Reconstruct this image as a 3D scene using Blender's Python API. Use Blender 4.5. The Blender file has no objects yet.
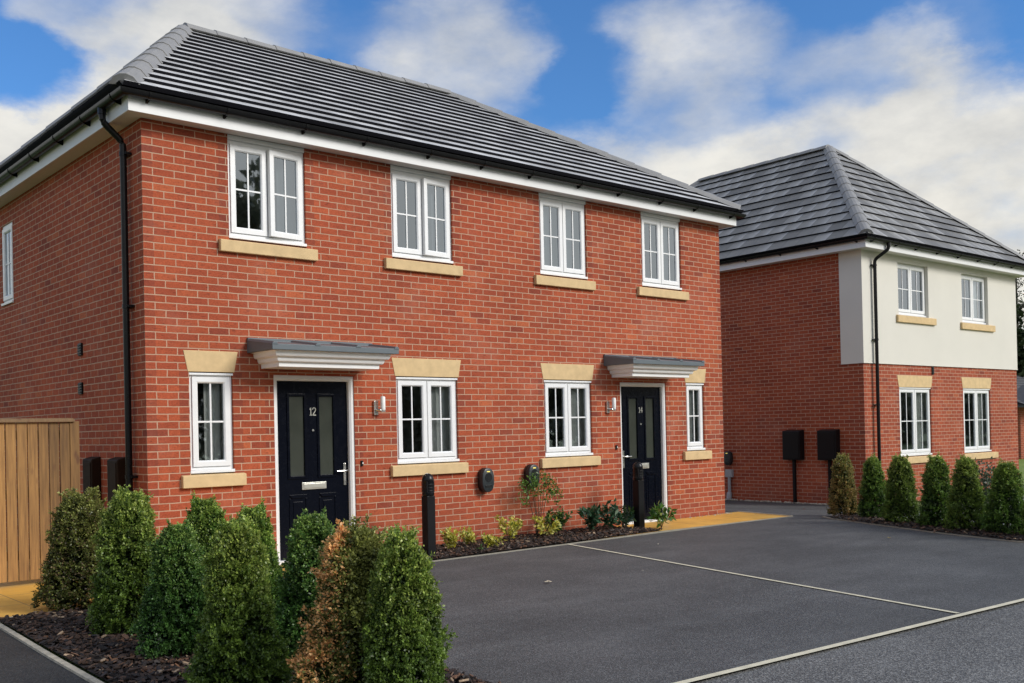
import bpy, bmesh, math, random
import numpy as np
from mathutils import Matrix, Vector

random.seed(7)
RNG = np.random.default_rng(11)
SC = bpy.context.scene
COL = SC.collection
R = math.radians

# ------------------------------------------------------------------ helpers
class MB:
    """collects faces, then links them as ONE mesh object"""
    def __init__(self):
        self.v = []; self.f = []; self.m = []; self.uv = []; self.q = []; self.M = Matrix.Identity(4)
    def pt(self, p):
        self.v.append(tuple(self.M @ Vector(p))); return len(self.v) - 1
    def face(self, pts, mat=0, uv=None, q=0.0):
        ids = [self.pt(p) for p in pts]
        self.f.append(ids); self.m.append(mat); self.q.append(q)
        self.uv.append(uv if uv else [(p[0] + p[1], p[2]) for p in pts])
        return self
    def box(self, x0, x1, y0, y1, z0, z1, mat=0):
        P = [(x0,y0,z0),(x1,y0,z0),(x1,y1,z0),(x0,y1,z0),(x0,y0,z1),(x1,y0,z1),(x1,y1,z1),(x0,y1,z1)]
        ids = [self.pt(p) for p in P]
        for a in ((0,3,2,1),(4,5,6,7),(0,1,5,4),(1,2,6,5),(2,3,7,6),(3,0,4,7)):
            self.f.append([ids[i] for i in a]); self.m.append(mat); self.q.append(0.0)
            self.uv.append([(P[i][0] + P[i][1], P[i][2]) for i in a])
        return self
    def loft(self, rings, mat=0, caps=True, closed=True):
        """rings: lists of points of equal length"""
        idr = [[self.pt(p) for p in r] for r in rings]
        n = len(rings[0])
        for a, b in zip(idr, idr[1:]):
            for i in range(n if closed else n - 1):
                j = (i + 1) % n
                self._f([a[i], a[j], b[j], b[i]], mat)
        if caps:
            self._f(list(reversed(idr[0])), mat); self._f(list(idr[-1]), mat)
        return self
    def _f(self, ids, mat):
        self.f.append(ids); self.m.append(mat); self.q.append(0.0)
        self.uv.append([(self.v[i][0] + self.v[i][1], self.v[i][2]) for i in ids])
    def tube(self, pts, r, n=10, mat=0, caps=True):
        pts = [Vector(p) for p in pts]; rings = []
        rr = r if isinstance(r, (list, tuple)) else [r] * len(pts)
        for i, p in enumerate(pts):
            t = (pts[min(i+1, len(pts)-1)] - pts[max(i-1, 0)]).normalized()
            a = Vector((0,0,1)) if abs(t.z) < .9 else Vector((0,1,0))
            u = t.cross(a).normalized(); w = t.cross(u)
            rings.append([p + (u*math.cos(2*math.pi*k/n) + w*math.sin(2*math.pi*k/n)) * rr[i] for k in range(n)])
        return self.loft(rings, mat, caps)
    def lathe(self, c, prof, n=20, mat=0):
        return self.loft([[(c[0]+r*math.cos(2*math.pi*k/n), c[1]+r*math.sin(2*math.pi*k/n), c[2]+z) for k in range(n)] for r, z in prof], mat, True)
    def prism(self, poly, d0, d1, mat=0):
        """poly in (x,z), extruded along y from d0 to d1"""
        return self.loft([[(x, d0, z) for x, z in poly], [(x, d1, z) for x, z in poly]], mat)
    def build(self, name, mats, parent=None, bevel=0.0, smooth=False, seg=2):
        me = bpy.data.meshes.new(name)
        me.from_pydata(self.v, [], self.f)
        if not isinstance(mats, (list, tuple)): mats = [mats]
        for m in mats: me.materials.append(m)
        me.polygons.foreach_set('material_index', self.m)
        uvl = me.uv_layers.new(name='UVMap')
        uvl.data.foreach_set('uv', [c for f in self.uv for p in f for c in p])
        if any(self.q):
            a = me.attributes.new('quoin', 'FLOAT', 'FACE'); a.data.foreach_set('value', self.q)
        bm = bmesh.new(); bm.from_mesh(me)
        if bevel or smooth: bmesh.ops.remove_doubles(bm, verts=bm.verts, dist=1e-5)
        bmesh.ops.recalc_face_normals(bm, faces=bm.faces) if (bevel or smooth) else None
        bm.to_mesh(me); bm.free()
        if smooth:
            me.polygons.foreach_set('use_smooth', [True] * len(me.polygons))
            me.set_sharp_from_angle(angle=R(40))
        o = bpy.data.objects.new(name, me); COL.objects.link(o)
        if parent: o.parent = parent
        if bevel:
            b = o.modifiers.new('bevel', 'BEVEL'); b.width = bevel; b.segments = seg; b.limit_method = 'ANGLE'; b.angle_limit = R(40)
        return o

def tag(o, label=None, cat=None, group=None, kind=None):
    if label: o['label'] = label
    if cat: o['category'] = cat
    if group: o['group'] = group
    if kind: o['kind'] = kind
    return o
def thing(name, label, cat, loc=(0,0,0), rz=0.0, group=None):
    o = bpy.data.objects.new(name, None); COL.objects.link(o)
    o.empty_display_size = .2; o.location = loc; o.rotation_euler = (0,0,rz)
    return tag(o, label, cat, group)
def copy_tree(o, parent=None):
    c = o.copy(); COL.objects.link(c)
    if parent: c.parent = parent
    for ch in list(o.children): copy_tree(ch, c)
    return c

# ------------------------------------------------------------------ materials
def nt(name):
    m = bpy.data.materials.new(name); m.use_nodes = True
    t = m.node_tree; t.nodes.clear()
    out = t.nodes.new('ShaderNodeOutputMaterial'); p = t.nodes.new('ShaderNodeBsdfPrincipled')
    t.links.new(p.outputs[0], out.inputs[0])
    return m, t, p
def N(t, kind, **kw):
    n = t.nodes.new(kind)
    for k, v in kw.items():
        if k.startswith('i_'):
            n.inputs[int(k[2:]) if k[2:].isdigit() else k[2:].replace('_', ' ')].default_value = v
        else: setattr(n, k, v)
    return n
def L(t, a, b): t.links.new(a, b)
def math_(t, op, a, b=None, c=None):
    n = t.nodes.new('ShaderNodeMath'); n.operation = op
    for i, x in enumerate((a, b, c)):
        if x is None: continue
        if isinstance(x, (int, float)): n.inputs[i].default_value = x
        else: L(t, x, n.inputs[i])
    return n.outputs[0]
def mixc(t, fac, a, b, mode='MIX'):
    n = t.nodes.new('ShaderNodeMix'); n.data_type = 'RGBA'; n.blend_type = mode
    for s, x in ((0, fac), (6, a), (7, b)):
        if isinstance(x, (int, float)): n.inputs[s].default_value = x
        elif isinstance(x, (tuple, list)): n.inputs[s].default_value = (*x, 1) if len(x) == 3 else x
        else: L(t, x, n.inputs[s])
    return n.outputs[2]
def ramp(t, fac, stops, interp='LINEAR'):
    n = t.nodes.new('ShaderNodeValToRGB'); n.color_ramp.interpolation = interp
    cr = n.color_ramp
    while len(cr.elements) < len(stops): cr.elements.new(.5)
    for e, (p, c) in zip(cr.elements, stops):
        e.position = p; e.color = (*c, 1) if len(c) == 3 else c
    if fac is not None: L(t, fac, n.inputs[0])
    return n.outputs[0]
def noise(t, vec, scale, detail=3, rough=.55):
    n = N(t, 'ShaderNodeTexNoise'); n.inputs['Scale'].default_value = scale
    n.inputs['Detail'].default_value = detail; n.inputs['Roughness'].default_value = rough
    if vec is not None: L(t, vec, n.inputs['Vector'])
    return n.outputs[0]
def bump(t, p, h, strength=.4, dist=.01):
    b = N(t, 'ShaderNodeBump'); b.inputs['Strength'].default_value = strength; b.inputs['Distance'].default_value = dist
    L(t, h, b.inputs['Height']); L(t, b.outputs[0], p.inputs['Normal'])
def geo(t): return N(t, 'ShaderNodeNewGeometry').outputs['Position']
def objc(t): return N(t, 'ShaderNodeTexCoord').outputs['Object']

def plain(name, col, rough=.5, metal=0.0, var=.08, scale=6.0, bmp=0.0, bscale=60.0, spec=.5):
    m, t, p = nt(name)
    c = objc(t)
    n1 = noise(t, c, scale, 4)
    k = math_(t, 'MULTIPLY_ADD', n1, 2*var, 1 - var)
    v = N(t, 'ShaderNodeVectorMath', operation='SCALE'); v.inputs[0].default_value = col; L(t, k, v.inputs['Scale'])
    L(t, v.outputs[0], p.inputs['Base Color'])
    r = math_(t, 'MULTIPLY_ADD', noise(t, c, scale*2.3, 3), .2, rough - .1)
    L(t, r, p.inputs['Roughness']); p.inputs['Metallic'].default_value = metal
    p.inputs['Specular IOR Level'].default_value = spec
    if bmp: bump(t, p, noise(t, c, bscale, 3), bmp, .004)
    return m

def brick_mat(name, tint=(1,1,1), dark=.0):
    m, t, p = nt(name)
    uv = N(t, 'ShaderNodeUVMap'); uv.uv_map = 'UVMap'
    # slightly wobbled joints
    wob = N(t, 'ShaderNodeTexNoise'); wob.inputs['Scale'].default_value = 9; wob.inputs['Detail'].default_value = 2
    L(t, uv.outputs[0], wob.inputs['Vector'])
    off = N(t, 'ShaderNodeVectorMath', operation='MULTIPLY_ADD')
    L(t, wob.outputs['Color'], off.inputs[0]); off.inputs[1].default_value = (.011, .009, 0); L(t, uv.outputs[0], off.inputs[2])
    b = N(t, 'ShaderNodeTexBrick'); b.offset = .5; b.offset_frequency = 2; b.squash = 1
    L(t, off.outputs[0], b.inputs['Vector'])
    b.inputs['Color1'].default_value = (0,0,0,1); b.inputs['Color2'].default_value = (1,1,1,1); b.inputs['Mortar'].default_value = (.5,.5,.5,1)
    b.inputs['Scale'].default_value = 1; b.inputs['Mortar Size'].default_value = .0056; b.inputs['Mortar Smooth'].default_value = .15
    b.inputs['Brick Width'].default_value = .225; b.inputs['Row Height'].default_value = .075
    col = ramp(t, b.outputs['Color'], [(0, (.245,.052,.032)), (.06, (.31,.064,.034)), (.5, (.348,.074,.036)), (.92, (.38,.085,.041)), (1, (.43,.112,.052))])
    n1 = noise(t, uv.outputs[0], 55, 4, .65); n2 = noise(t, uv.outputs[0], .8, 3); n3 = noise(t, uv.outputs[0], 14, 3)
    k = math_(t, 'MULTIPLY_ADD', n1, .95, .50)
    k = math_(t, 'MULTIPLY', k, math_(t, 'MULTIPLY_ADD', n2, .7, .66))
    k = math_(t, 'MULTIPLY', k, math_(t, 'MULTIPLY_ADD', n3, .45, .8))
    col = mixc(t, 1.0, col, k, 'MULTIPLY')
    # dark drag marks in the brick faces
    wv = N(t, 'ShaderNodeMapping'); wv.inputs['Scale'].default_value = (14, 60, 1); L(t, uv.outputs[0], wv.inputs[0])
    drag = ramp(t, noise(t, wv.outputs[0], 1, 2), [(.60, (0,0,0)), (.70, (1,1,1))])
    col = mixc(t, math_(t, 'MULTIPLY', drag, .55), col, (.10,.026,.02))
    # cut dark headers at reveals
    at = N(t, 'ShaderNodeAttribute'); at.attribute_name = 'quoin'
    sep = N(t, 'ShaderNodeSeparateXYZ'); L(t, uv.outputs[0], sep.inputs[0])
    odd = math_(t, 'FLOOR', math_(t, 'FLOORED_MODULO', math_(t, 'DIVIDE', sep.outputs[1], .075), 2))
    qm = math_(t, 'MULTIPLY', at.outputs['Fac'], odd)
    col = mixc(t, math_(t, 'MULTIPLY', qm, .38), col, (.115,.03,.03))
    col = mixc(t, 1.0, col, tint, 'MULTIPLY')
    mort = mixc(t, noise(t, uv.outputs[0], 5, 3), (.40,.24,.17), (.57,.385,.285))
    mort = mixc(t, 1.0, mort, tuple(.5 + .5*x for x in tint), 'MULTIPLY')
    col = mixc(t, b.outputs['Fac'], col, mort)
    hz = ramp(t, noise(t, uv.outputs[0], 1.1, 6, .68), [(.52, (0,0,0)), (.74, (1,1,1))])
    col = mixc(t, math_(t, 'MULTIPLY', hz, .13), col, (.60,.40,.31))
    low = N(t, 'ShaderNodeMapRange'); low.inputs[1].default_value = .55; low.inputs[2].default_value = .0; low.inputs[3].default_value = 0; low.inputs[4].default_value = .35
    L(t, math_(t, 'ADD', sep.outputs[1], math_(t, 'MULTIPLY_ADD', noise(t, uv.outputs[0], 3, 4), .8, -.4)), low.inputs[0])
    col = mixc(t, math_(t, 'MULTIPLY', low.outputs[0], .5), col, (.17,.085,.06))
    L(t, col, p.inputs['Base Color'])
    p.inputs['Roughness'].default_value = .85; p.inputs['Specular IOR Level'].default_value = .25
    h = math_(t, 'SUBTRACT', math_(t, 'MULTIPLY', n1, .5), math_(t, 'MULTIPLY', b.outputs['Fac'], .8))
    bump(t, p, h, .55, .008)
    return m

def tile_mat(name, col, width, joint=.35, var=.35, glare=.5):
    """roof tile courses: uv.x = metres along the eave, uv.y = course number"""
    m, t, p = nt(name)
    uv = N(t, 'ShaderNodeUVMap'); uv.uv_map = 'UVMap'
    sep = N(t, 'ShaderNodeSeparateXYZ'); L(t, uv.outputs[0], sep.inputs[0])
    row = math_(t, 'FLOOR', sep.outputs[1])
    sh = math_(t, 'MULTIPLY', math_(t, 'FLOORED_MODULO', row, 2), .5)
    x = math_(t, 'ADD', math_(t, 'DIVIDE', sep.outputs[0], width), sh)
    cell = math_(t, 'FLOOR', x); fr = math_(t, 'FRACT', x)
    cv = N(t, 'ShaderNodeCombineXYZ'); L(t, cell, cv.inputs[0]); L(t, row, cv.inputs[1])
    wn = N(t, 'ShaderNodeTexWhiteNoise'); wn.noise_dimensions = '2D'; L(t, cv.outputs[0], wn.inputs['Vector'])
    pos = geo(t)
    k = math_(t, 'MULTIPLY_ADD', wn.outputs['Value'], var, 1 - var*.5)
    k = math_(t, 'MULTIPLY', k, math_(t, 'MULTIPLY_ADD', noise(t, pos, 2.2, 4), .5, .75))
    k = math_(t, 'MULTIPLY', k, math_(t, 'MULTIPLY_ADD', noise(t, pos, 60, 2), .3, .85))
    # pale sky glare painted into the colour towards one side of each tile
    st = math_(t, 'MULTIPLY', math_(t, 'POWER', fr, 2.5), glare)
    st = math_(t, 'MULTIPLY', st, math_(t, 'GREATER_THAN', wn.outputs['Value'], .45))
    c = mixc(t, 1.0, col, k, 'MULTIPLY')
    c = mixc(t, math_(t, 'MULTIPLY', st, noise(t, pos, 5, 2)), c, (.5,.51,.52))
    jm = math_(t, 'LESS_THAN', fr, .022)
    c = mixc(t, math_(t, 'MULTIPLY', jm, joint), c, (.02,.021,.024))
    L(t, c, p.inputs['Base Color'])
    p.inputs['Roughness'].default_value = .52; p.inputs['Specular IOR Level'].default_value = .32
    h = math_(t, 'SUBTRACT', math_(t, 'MULTIPLY', noise(t, pos, 90, 2), .25), jm)
    bump(t, p, h, .3, .006)
    return m

def asphalt_mat(name, base, speck, scale, patch=.25):
    m, t, p = nt(name)
    c = geo(t)
    v = N(t, 'ShaderNodeTexVoronoi'); v.inputs['Scale'].default_value = scale; L(t, c, v.inputs['Vector'])
    ss = N(t, 'ShaderNodeSeparateColor'); L(t, v.outputs['Color'], ss.inputs[0])
    col = mixc(t, math_(t, 'POWER', ss.outputs[0], 2.2), tuple(.55*x for x in base), speck)
    n1 = noise(t, c, .7, 5, .6)
    mp = N(t, 'ShaderNodeMapping'); mp.inputs['Scale'].default_value = (.5, 1.6, 1); mp.inputs['Rotation'].default_value = (0, 0, .3); L(t, c, mp.inputs[0])
    n2 = noise(t, mp.outputs[0], 2.4, 4, .6)
    k = math_(t, 'MULTIPLY', math_(t, 'MULTIPLY_ADD', n1, 2*patch, 1 - patch), math_(t, 'MULTIPLY_ADD', n2, patch, 1 - .5*patch))
    col = mixc(t, 1.0, col, k, 'MULTIPLY')
    st = ramp(t, noise(t, c, 1.7, 6, .6), [(.60, (0,0,0)), (.70, (1,1,1))])
    col = mixc(t, math_(t, 'MULTIPLY', st, .28), col, tuple(.5*x for x in base))
    dust = ramp(t, noise(t, mp.outputs[0], 1.1, 6, .65), [(.52, (0,0,0)), (.72, (1,1,1))])
    col = mixc(t, math_(t, 'MULTIPLY', dust, .20), col, tuple(2.6*x for x in base))
    L(t, col, p.inputs['Base Color'])
    L(t, math_(t, 'MULTIPLY_ADD', n1, -.25, .78), p.inputs['Roughness'])
    p.inputs['Specular IOR Level'].default_value = .45
    bump(t, p, v.outputs['Distance'], .7, .006)
    return m

def wood_mat(name, a, b, pitch=.1):
    m, t, p = nt(name)
    c = objc(t)
    sep = N(t, 'ShaderNodeSeparateXYZ'); L(t, c, sep.inputs[0])
    board = math_(t, 'FLOOR', math_(t, 'DIVIDE', sep.outputs[0], pitch))
    wn = N(t, 'ShaderNodeTexWhiteNoise'); wn.noise_dimensions = '1D'; L(t, board, wn.inputs['W'])
    cv = N(t, 'ShaderNodeCombineXYZ'); L(t, math_(t, 'MULTIPLY', sep.outputs[0], 30.0), cv.inputs[0])
    L(t, math_(t, 'MULTIPLY', wn.outputs[0], 40.0), cv.inputs[1]); L(t, math_(t, 'MULTIPLY', sep.outputs[2], 1.6), cv.inputs[2])
    g = noise(t, cv.outputs[0], 1.6, 5, .65)
    g = ramp(t, g, [(.18, (0,0,0)), (.82, (1,1,1))])
    col = mixc(t, g, a, b)
    k = math_(t, 'MULTIPLY_ADD', wn.outputs[0], .62, .46)
    col = mixc(t, 1.0, col, k, 'MULTIPLY')
    kv = N(t, 'ShaderNodeCombineXYZ'); L(t, math_(t, 'MULTIPLY', sep.outputs[0], 9.0), kv.inputs[0]); L(t, math_(t, 'MULTIPLY', sep.outputs[2], 3.2), kv.inputs[2]); L(t, math_(t, 'MULTIPLY', wn.outputs[0], 9.0), kv.inputs[1])
    vo = N(t, 'ShaderNodeTexVoronoi'); vo.inputs['Scale'].default_value = 1.0; L(t, kv.outputs[0], vo.inputs['Vector'])
    knot = ramp(t, vo.outputs['Distance'], [(.10, (1,1,1)), (.20, (0,0,0))])
    col = mixc(t, math_(t, 'MULTIPLY', knot, .7), col, (.09,.03,.012))
    L(t, col, p.inputs['Base Color']); p.inputs['Roughness'].default_value = .7
    bump(t, p, g, .25, .004)
    return m

def leaf_mat(name, rough=.42, trans=.22, spec=.4):
    m, t, p = nt(name)
    at = N(t, 'ShaderNodeAttribute'); at.attribute_name = 'Col'
    L(t, at.outputs['Color'], p.inputs['Base Color'])
    p.inputs['Roughness'].default_value = rough; p.inputs['Specular IOR Level'].default_value = spec
    tr = N(t, 'ShaderNodeBsdfTranslucent'); L(t, at.outputs['Color'], tr.inputs['Color'])
    mx = N(t, 'ShaderNodeMixShader'); mx.inputs[0].default_value = trans
    L(t, p.outputs[0], mx.inputs[1]); L(t, tr.outputs[0], mx.inputs[2])
    out = [n for n in t.nodes if n.type == 'OUTPUT_MATERIAL'][0]
    L(t, mx.outputs[0], out.inputs[0])
    return m

def glass_mat(name, base=.06, gain=1.5, tint=(.88,.91,.90)):
    m = bpy.data.materials.new(name); m.use_nodes = True
    t = m.node_tree; t.nodes.clear()
    out = N(t, 'ShaderNodeOutputMaterial')
    tr = N(t, 'ShaderNodeBsdfTransparent'); tr.inputs[0].default_value = (*tint, 1)
    gl = N(t, 'ShaderNodeBsdfGlossy'); gl.inputs['Roughness'].default_value = .015; gl.inputs[0].default_value = (.82,.91,1.0,1)
    fr = N(t, 'ShaderNodeFresnel'); fr.inputs[0].default_value = 1.55
    bp = N(t, 'ShaderNodeBump'); bp.inputs['Strength'].default_value = .05; bp.inputs['Distance'].default_value = .01
    L(t, noise(t, objc(t), 2.2, 2), bp.inputs['Height']); L(t, bp.outputs[0], gl.inputs['Normal'])
    k = math_(t, 'MULTIPLY_ADD', fr.outputs[0], gain, base); k = math_(t, 'MINIMUM', k, 1.0)
    mx = N(t, 'ShaderNodeMixShader'); L(t, k, mx.inputs[0]); L(t, tr.outputs[0], mx.inputs[1]); L(t, gl.outputs[0], mx.inputs[2])
    L(t, mx.outputs[0], out.inputs[0])
    return m

def mulch_mat():
    m, t, p = nt('bark')
    at = N(t, 'ShaderNodeAttribute'); at.attribute_name = 'Col'
    k = math_(t, 'MULTIPLY_ADD', noise(t, geo(t), 70, 3), .9, .5)
    L(t, mixc(t, 1.0, at.outputs['Color'], k, 'MULTIPLY'), p.inputs['Base Color'])
    p.inputs['Roughness'].default_value = .65
    return m

def paving_mat():
    m, t, p = nt('buff_paving')
    c = geo(t)
    n1 = noise(t, c, 1.6, 5, .6); n2 = noise(t, c, 9, 4); 
    mp = N(t, 'ShaderNodeMapping'); mp.inputs['Location'].default_value = (.13,.0,0); L(t, c, mp.inputs[0])
    b = N(t, 'ShaderNodeTexBrick'); b.offset = .0; L(t, mp.outputs[0], b.inputs['Vector'])
    b.inputs['Scale'].default_value = 1; b.inputs['Brick Width'].default_value = .6; b.inputs['Row Height'].default_value = .6; b.inputs['Mortar Size'].default_value = .006
    b.inputs['Color1'].default_value = (.68,.37,.065,1); b.inputs['Color2'].default_value = (.72,.42,.09,1); b.inputs['Mortar'].default_value = (.30,.19,.07,1)
    k = math_(t, 'MULTIPLY', math_(t, 'MULTIPLY_ADD', n1, .8, .6), math_(t, 'MULTIPLY_ADD', n2, .3, .85))
    L(t, mixc(t, 1.0, b.outputs['Color'], k, 'MULTIPLY'), p.inputs['Base Color'])
    L(t, math_(t, 'MULTIPLY_ADD', n1, .5, .22), p.inputs['Roughness'])
    bump(t, p, math_(t, 'SUBTRACT', math_(t, 'MULTIPLY', n2, .3), b.outputs['Fac']), .3, .006)
    return m

def grass_mat(name, a, b):
    m, t, p = nt(name)
    c = geo(t)
    n = noise(t, c, 1.4, 6, .7); n2 = noise(t, c, 40, 3)
    col = mixc(t, n, a, b); col = mixc(t, 1.0, col, math_(t, 'MULTIPLY_ADD', n2, 1.0, .5), 'MULTIPLY')
    L(t, col, p.inputs['Base Color']); p.inputs['Roughness'].default_value = .8
    bump(t, p, n2, .8, .03)
    return m

BRICK = brick_mat('red_brick', (1.0,.98,.84))
BRICK2 = brick_mat('red_brick_neighbour', (.92,.93,.86))
UPVC = plain('white_upvc', (.80,.80,.79), .32, var=.06, scale=9)
FASCIA = plain('white_fascia_board', (.72,.72,.71), .4, var=.06, scale=2)
SOFFIT = plain('soffit_board', (.66,.64,.62), .5, var=.06, scale=2)
STONE = plain('buff_cast_stone', (.63,.455,.24), .8, var=.24, scale=9, bmp=.15, bscale=130, spec=.3)
RENDER_ = plain('cream_render', (.68,.65,.58), .9, var=.07, scale=1.3, bmp=.4, bscale=160, spec=.2)
BLACKP = plain('black_plastic', (.007,.0072,.008), .30, var=.1, spec=.28)
BLACKM = plain('black_box_paint', (.006,.006,.007), .42, var=.12, spec=.22)
BROWNP = plain('dark_brown_plastic', (.026,.014,.008), .6, var=.15, spec=.08)
DOORP = plain('navy_black_door', (.0018,.0028,.0070), .26, var=.12, bmp=.05, bscale=70, spec=.12)
LEAD = plain('grey_canopy_roof', (.105,.128,.142), .45, var=.15, scale=4)
GRP = plain('white_canopy_moulding', (.90,.89,.87), .35, var=.04)
CHROME = plain('brushed_steel', (.62,.61,.58), .28, metal=1.0)
SILVER = plain('letterbox_steel', (.55,.54,.48), .35, metal=.75)
CHARGE = plain('charcoal_plastic', (.020,.026,.029), .38, var=.08)
CHARGE2 = plain('charcoal_plastic_dark', (.009,.010,.011), .3, var=.08)
GREYP = plain('grey_plastic', (.33,.34,.35), .5, var=.06)
CAPM = plain('hip_cap_concrete', (.24,.237,.23), .55, var=.2, scale=5, bmp=.2, bscale=50)
TILE1 = tile_mat('roof_tile_main', (.45,.45,.445), .33, .6, .55, .6)
TILE2 = tile_mat('roof_tile_neighbour', (.178,.175,.166), .36, .85, .55, .9)
TEDGE = plain('tile_leading_edge', (.006,.006,.009), .8, var=.2, spec=.15)  # dark tile core, with the shade on the edges painted in as near-black
GLASS = glass_mat('window_glass', .15, 1.3)
GLASSUP = glass_mat('window_glass_upper', .16, 1.6, (.6,.65,.66))
FROST = plain('obscure_glass', (.040,.045,.036), .16, var=.35, scale=3, spec=.8, bmp=.1, bscale=25)
CURT = plain('pale_curtain', (.82,.82,.78), .9, var=.1)
CURT2 = plain('grey_curtain', (.34,.35,.36), .9, var=.12)
DARKROOM = plain('dim_room_lining', (.30,.30,.28), .9, var=.1)
WOOD = wood_mat('treated_softwood', (.13,.056,.014), (.54,.285,.085), .1)
WOOD2 = wood_mat('treated_softwood_rail', (.26,.14,.06), (.42,.26,.12), 2.0)
ASPH = asphalt_mat('driveway_asphalt', (.078,.080,.080), (.146,.149,.148), 130, .60)
ASPHC = asphalt_mat('road_asphalt', (.105,.105,.102), (.25,.25,.24), 105, .34)
ASPHD = asphalt_mat('path_asphalt', (.030,.030,.029), (.066,.066,.064), 120, .15)
EDGING = plain('concrete_edging', (.42,.38,.30), .85, var=.6, scale=13, bmp=.3)
KERBM = plain('grey_edging', (.27,.25,.20), .85, var=.3, scale=5, bmp=.3)
LINEM = plain('pale_line', (.60,.56,.42), .8, var=.35, scale=11)
PAVING = paving_mat()
PATHG = plain('grey_path', (.30,.31,.32), .8, var=.15, scale=2, bmp=.2)
SOIL = plain('dark_soil', (.016,.011,.009), .95, var=.4, scale=20, bmp=.6)
GRASS = grass_mat('lawn', (.10,.16,.02), (.21,.27,.04))
ROUGHG = grass_mat('field_grass', (.05,.09,.018), (.10,.14,.03))
LEAF = leaf_mat('leaves', .38, .38, .5)
LEAFT = leaf_mat('tree_leaves', .6, .15, .25)
BARKM = mulch_mat()
STEM = plain('woody_stem', (.06,.04,.025), .85, var=.3, bmp=.4)
TRUNK = plain('tree_bark', (.05,.04,.03), .9, var=.3, bmp=.5)
ROOFDK = plain('old_dark_roof_tile', (.07,.07,.072), .7, var=.3, scale=8)
LED = plain('yellow_indicator', (.75,.62,.10), .4)
def lit(m, col, s):
    p = [n for n in m.node_tree.nodes if n.type == 'BSDF_PRINCIPLED'][0]
    p.inputs['Emission Color'].default_value = (*col, 1); p.inputs['Emission Strength'].default_value = s
lit(LED, (1, .8, .15), .8)
DIFF = plain('lamp_diffuser', (.75,.75,.72), .4)

# ------------------------------------------------------------------ ground height
def gz(x):
    s = min(max((x - 9.2) / 5.0, 0), 1); s = s*s*(3 - 2*s)
    return -.25 * s
def sheet(name, poly, off, mat, kind='structure'):
    bm = bmesh.new()
    vs = [bm.verts.new((x, y, 0)) for x, y in poly]; bm.faces.new(vs)
    for k in range(21):
        g = bm.verts[:] + bm.edges[:] + bm.faces[:]
        bmesh.ops.bisect_plane(bm, geom=g, plane_co=(9.2 + k*.25, 0, 0), plane_no=(1, 0, 0))
    for v in bm.verts: v.co.z = gz(v.co.x) + off
    bmesh.ops.recalc_face_normals(bm, faces=bm.faces)
    if sum(f.normal.z for f in bm.faces) < 0: bmesh.ops.reverse_faces(bm, faces=bm.faces)
    me = bpy.data.meshes.new(name); bm.to_mesh(me); bm.free(); me.materials.append(mat)
    o = bpy.data.objects.new(name, me); COL.objects.link(o)
    if kind: o['kind'] = kind
    return o
def strip(name, pts, width, off, h, mat):
    """a thin raised edging that follows pts"""
    mb = MB(); P = [Vector((x, y, 0)) for x, y in pts]
    Q = []
    for a, b in zip(P, P[1:]):
        n = max(1, int((b - a).length / .4))
        Q += [a.lerp(b, i / n) for i in range(n)]
    Q.append(P[-1])
    rings = []
    for i, p in enumerate(Q):
        t = (Q[min(i+1, len(Q)-1)] - Q[max(i-1, 0)]).normalized(); n = Vector((-t.y, t.x, 0)) * width/2
        z0 = gz(p.x) + off; a, b = p + n, p - n
        rings.append([(a.x, a.y, z0-.03), (b.x, b.y, z0-.03), (b.x, b.y, z0+h), (a.x, a.y, z0+h)])
    mb.loft(rings)
    o = mb.build(name, mat); o['kind'] = 'structure'; return o

# ------------------------------------------------------------------ leaf clouds
def leaf_mesh(name, P, D, U, S, C, mats, asp=.55, fold=.0):
    """P base points, D leaf directions, U width directions, S lengths, C colours"""
    n = len(P)
    tip = P + D*S[:,None]; mid = P + D*(S*.45)[:,None]
    nrm = np.cross(D, U)
    a = mid + U*(S*asp*.5)[:,None] + nrm*(S*.1)[:,None]; b = mid - U*(S*asp*.5)[:,None] + nrm*(S*.1)[:,None]
    V = np.stack([P, a, tip, b], 1).reshape(-1, 3)
    me = bpy.data.meshes.new(name)
    me.vertices.add(4*n); me.vertices.foreach_set('co', V.astype(np.float32).ravel())
    me.loops.add(4*n); me.loops.foreach_set('vertex_index', np.arange(4*n, dtype=np.int32))
    me.polygons.add(n); me.polygons.foreach_set('loop_start', np.arange(0, 4*n, 4, dtype=np.int32))
    me.update(calc_edges=True)
    at = me.color_attributes.new('Col', 'FLOAT_COLOR', 'POINT')
    CC = np.repeat(np.concatenate([C, np.ones((n, 1))], 1), 4, axis=0)
    at.data.foreach_set('color', CC.astype(np.float32).ravel())
    me.materials.append(mats); me.update(); me.validate()
    return me
def unit(v): return v / np.maximum(np.linalg.norm(v, axis=-1, keepdims=True), 1e-9)
def side(D, rng):
    return unit(np.cross(D, unit(rng.normal(size=D.shape))))

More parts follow.
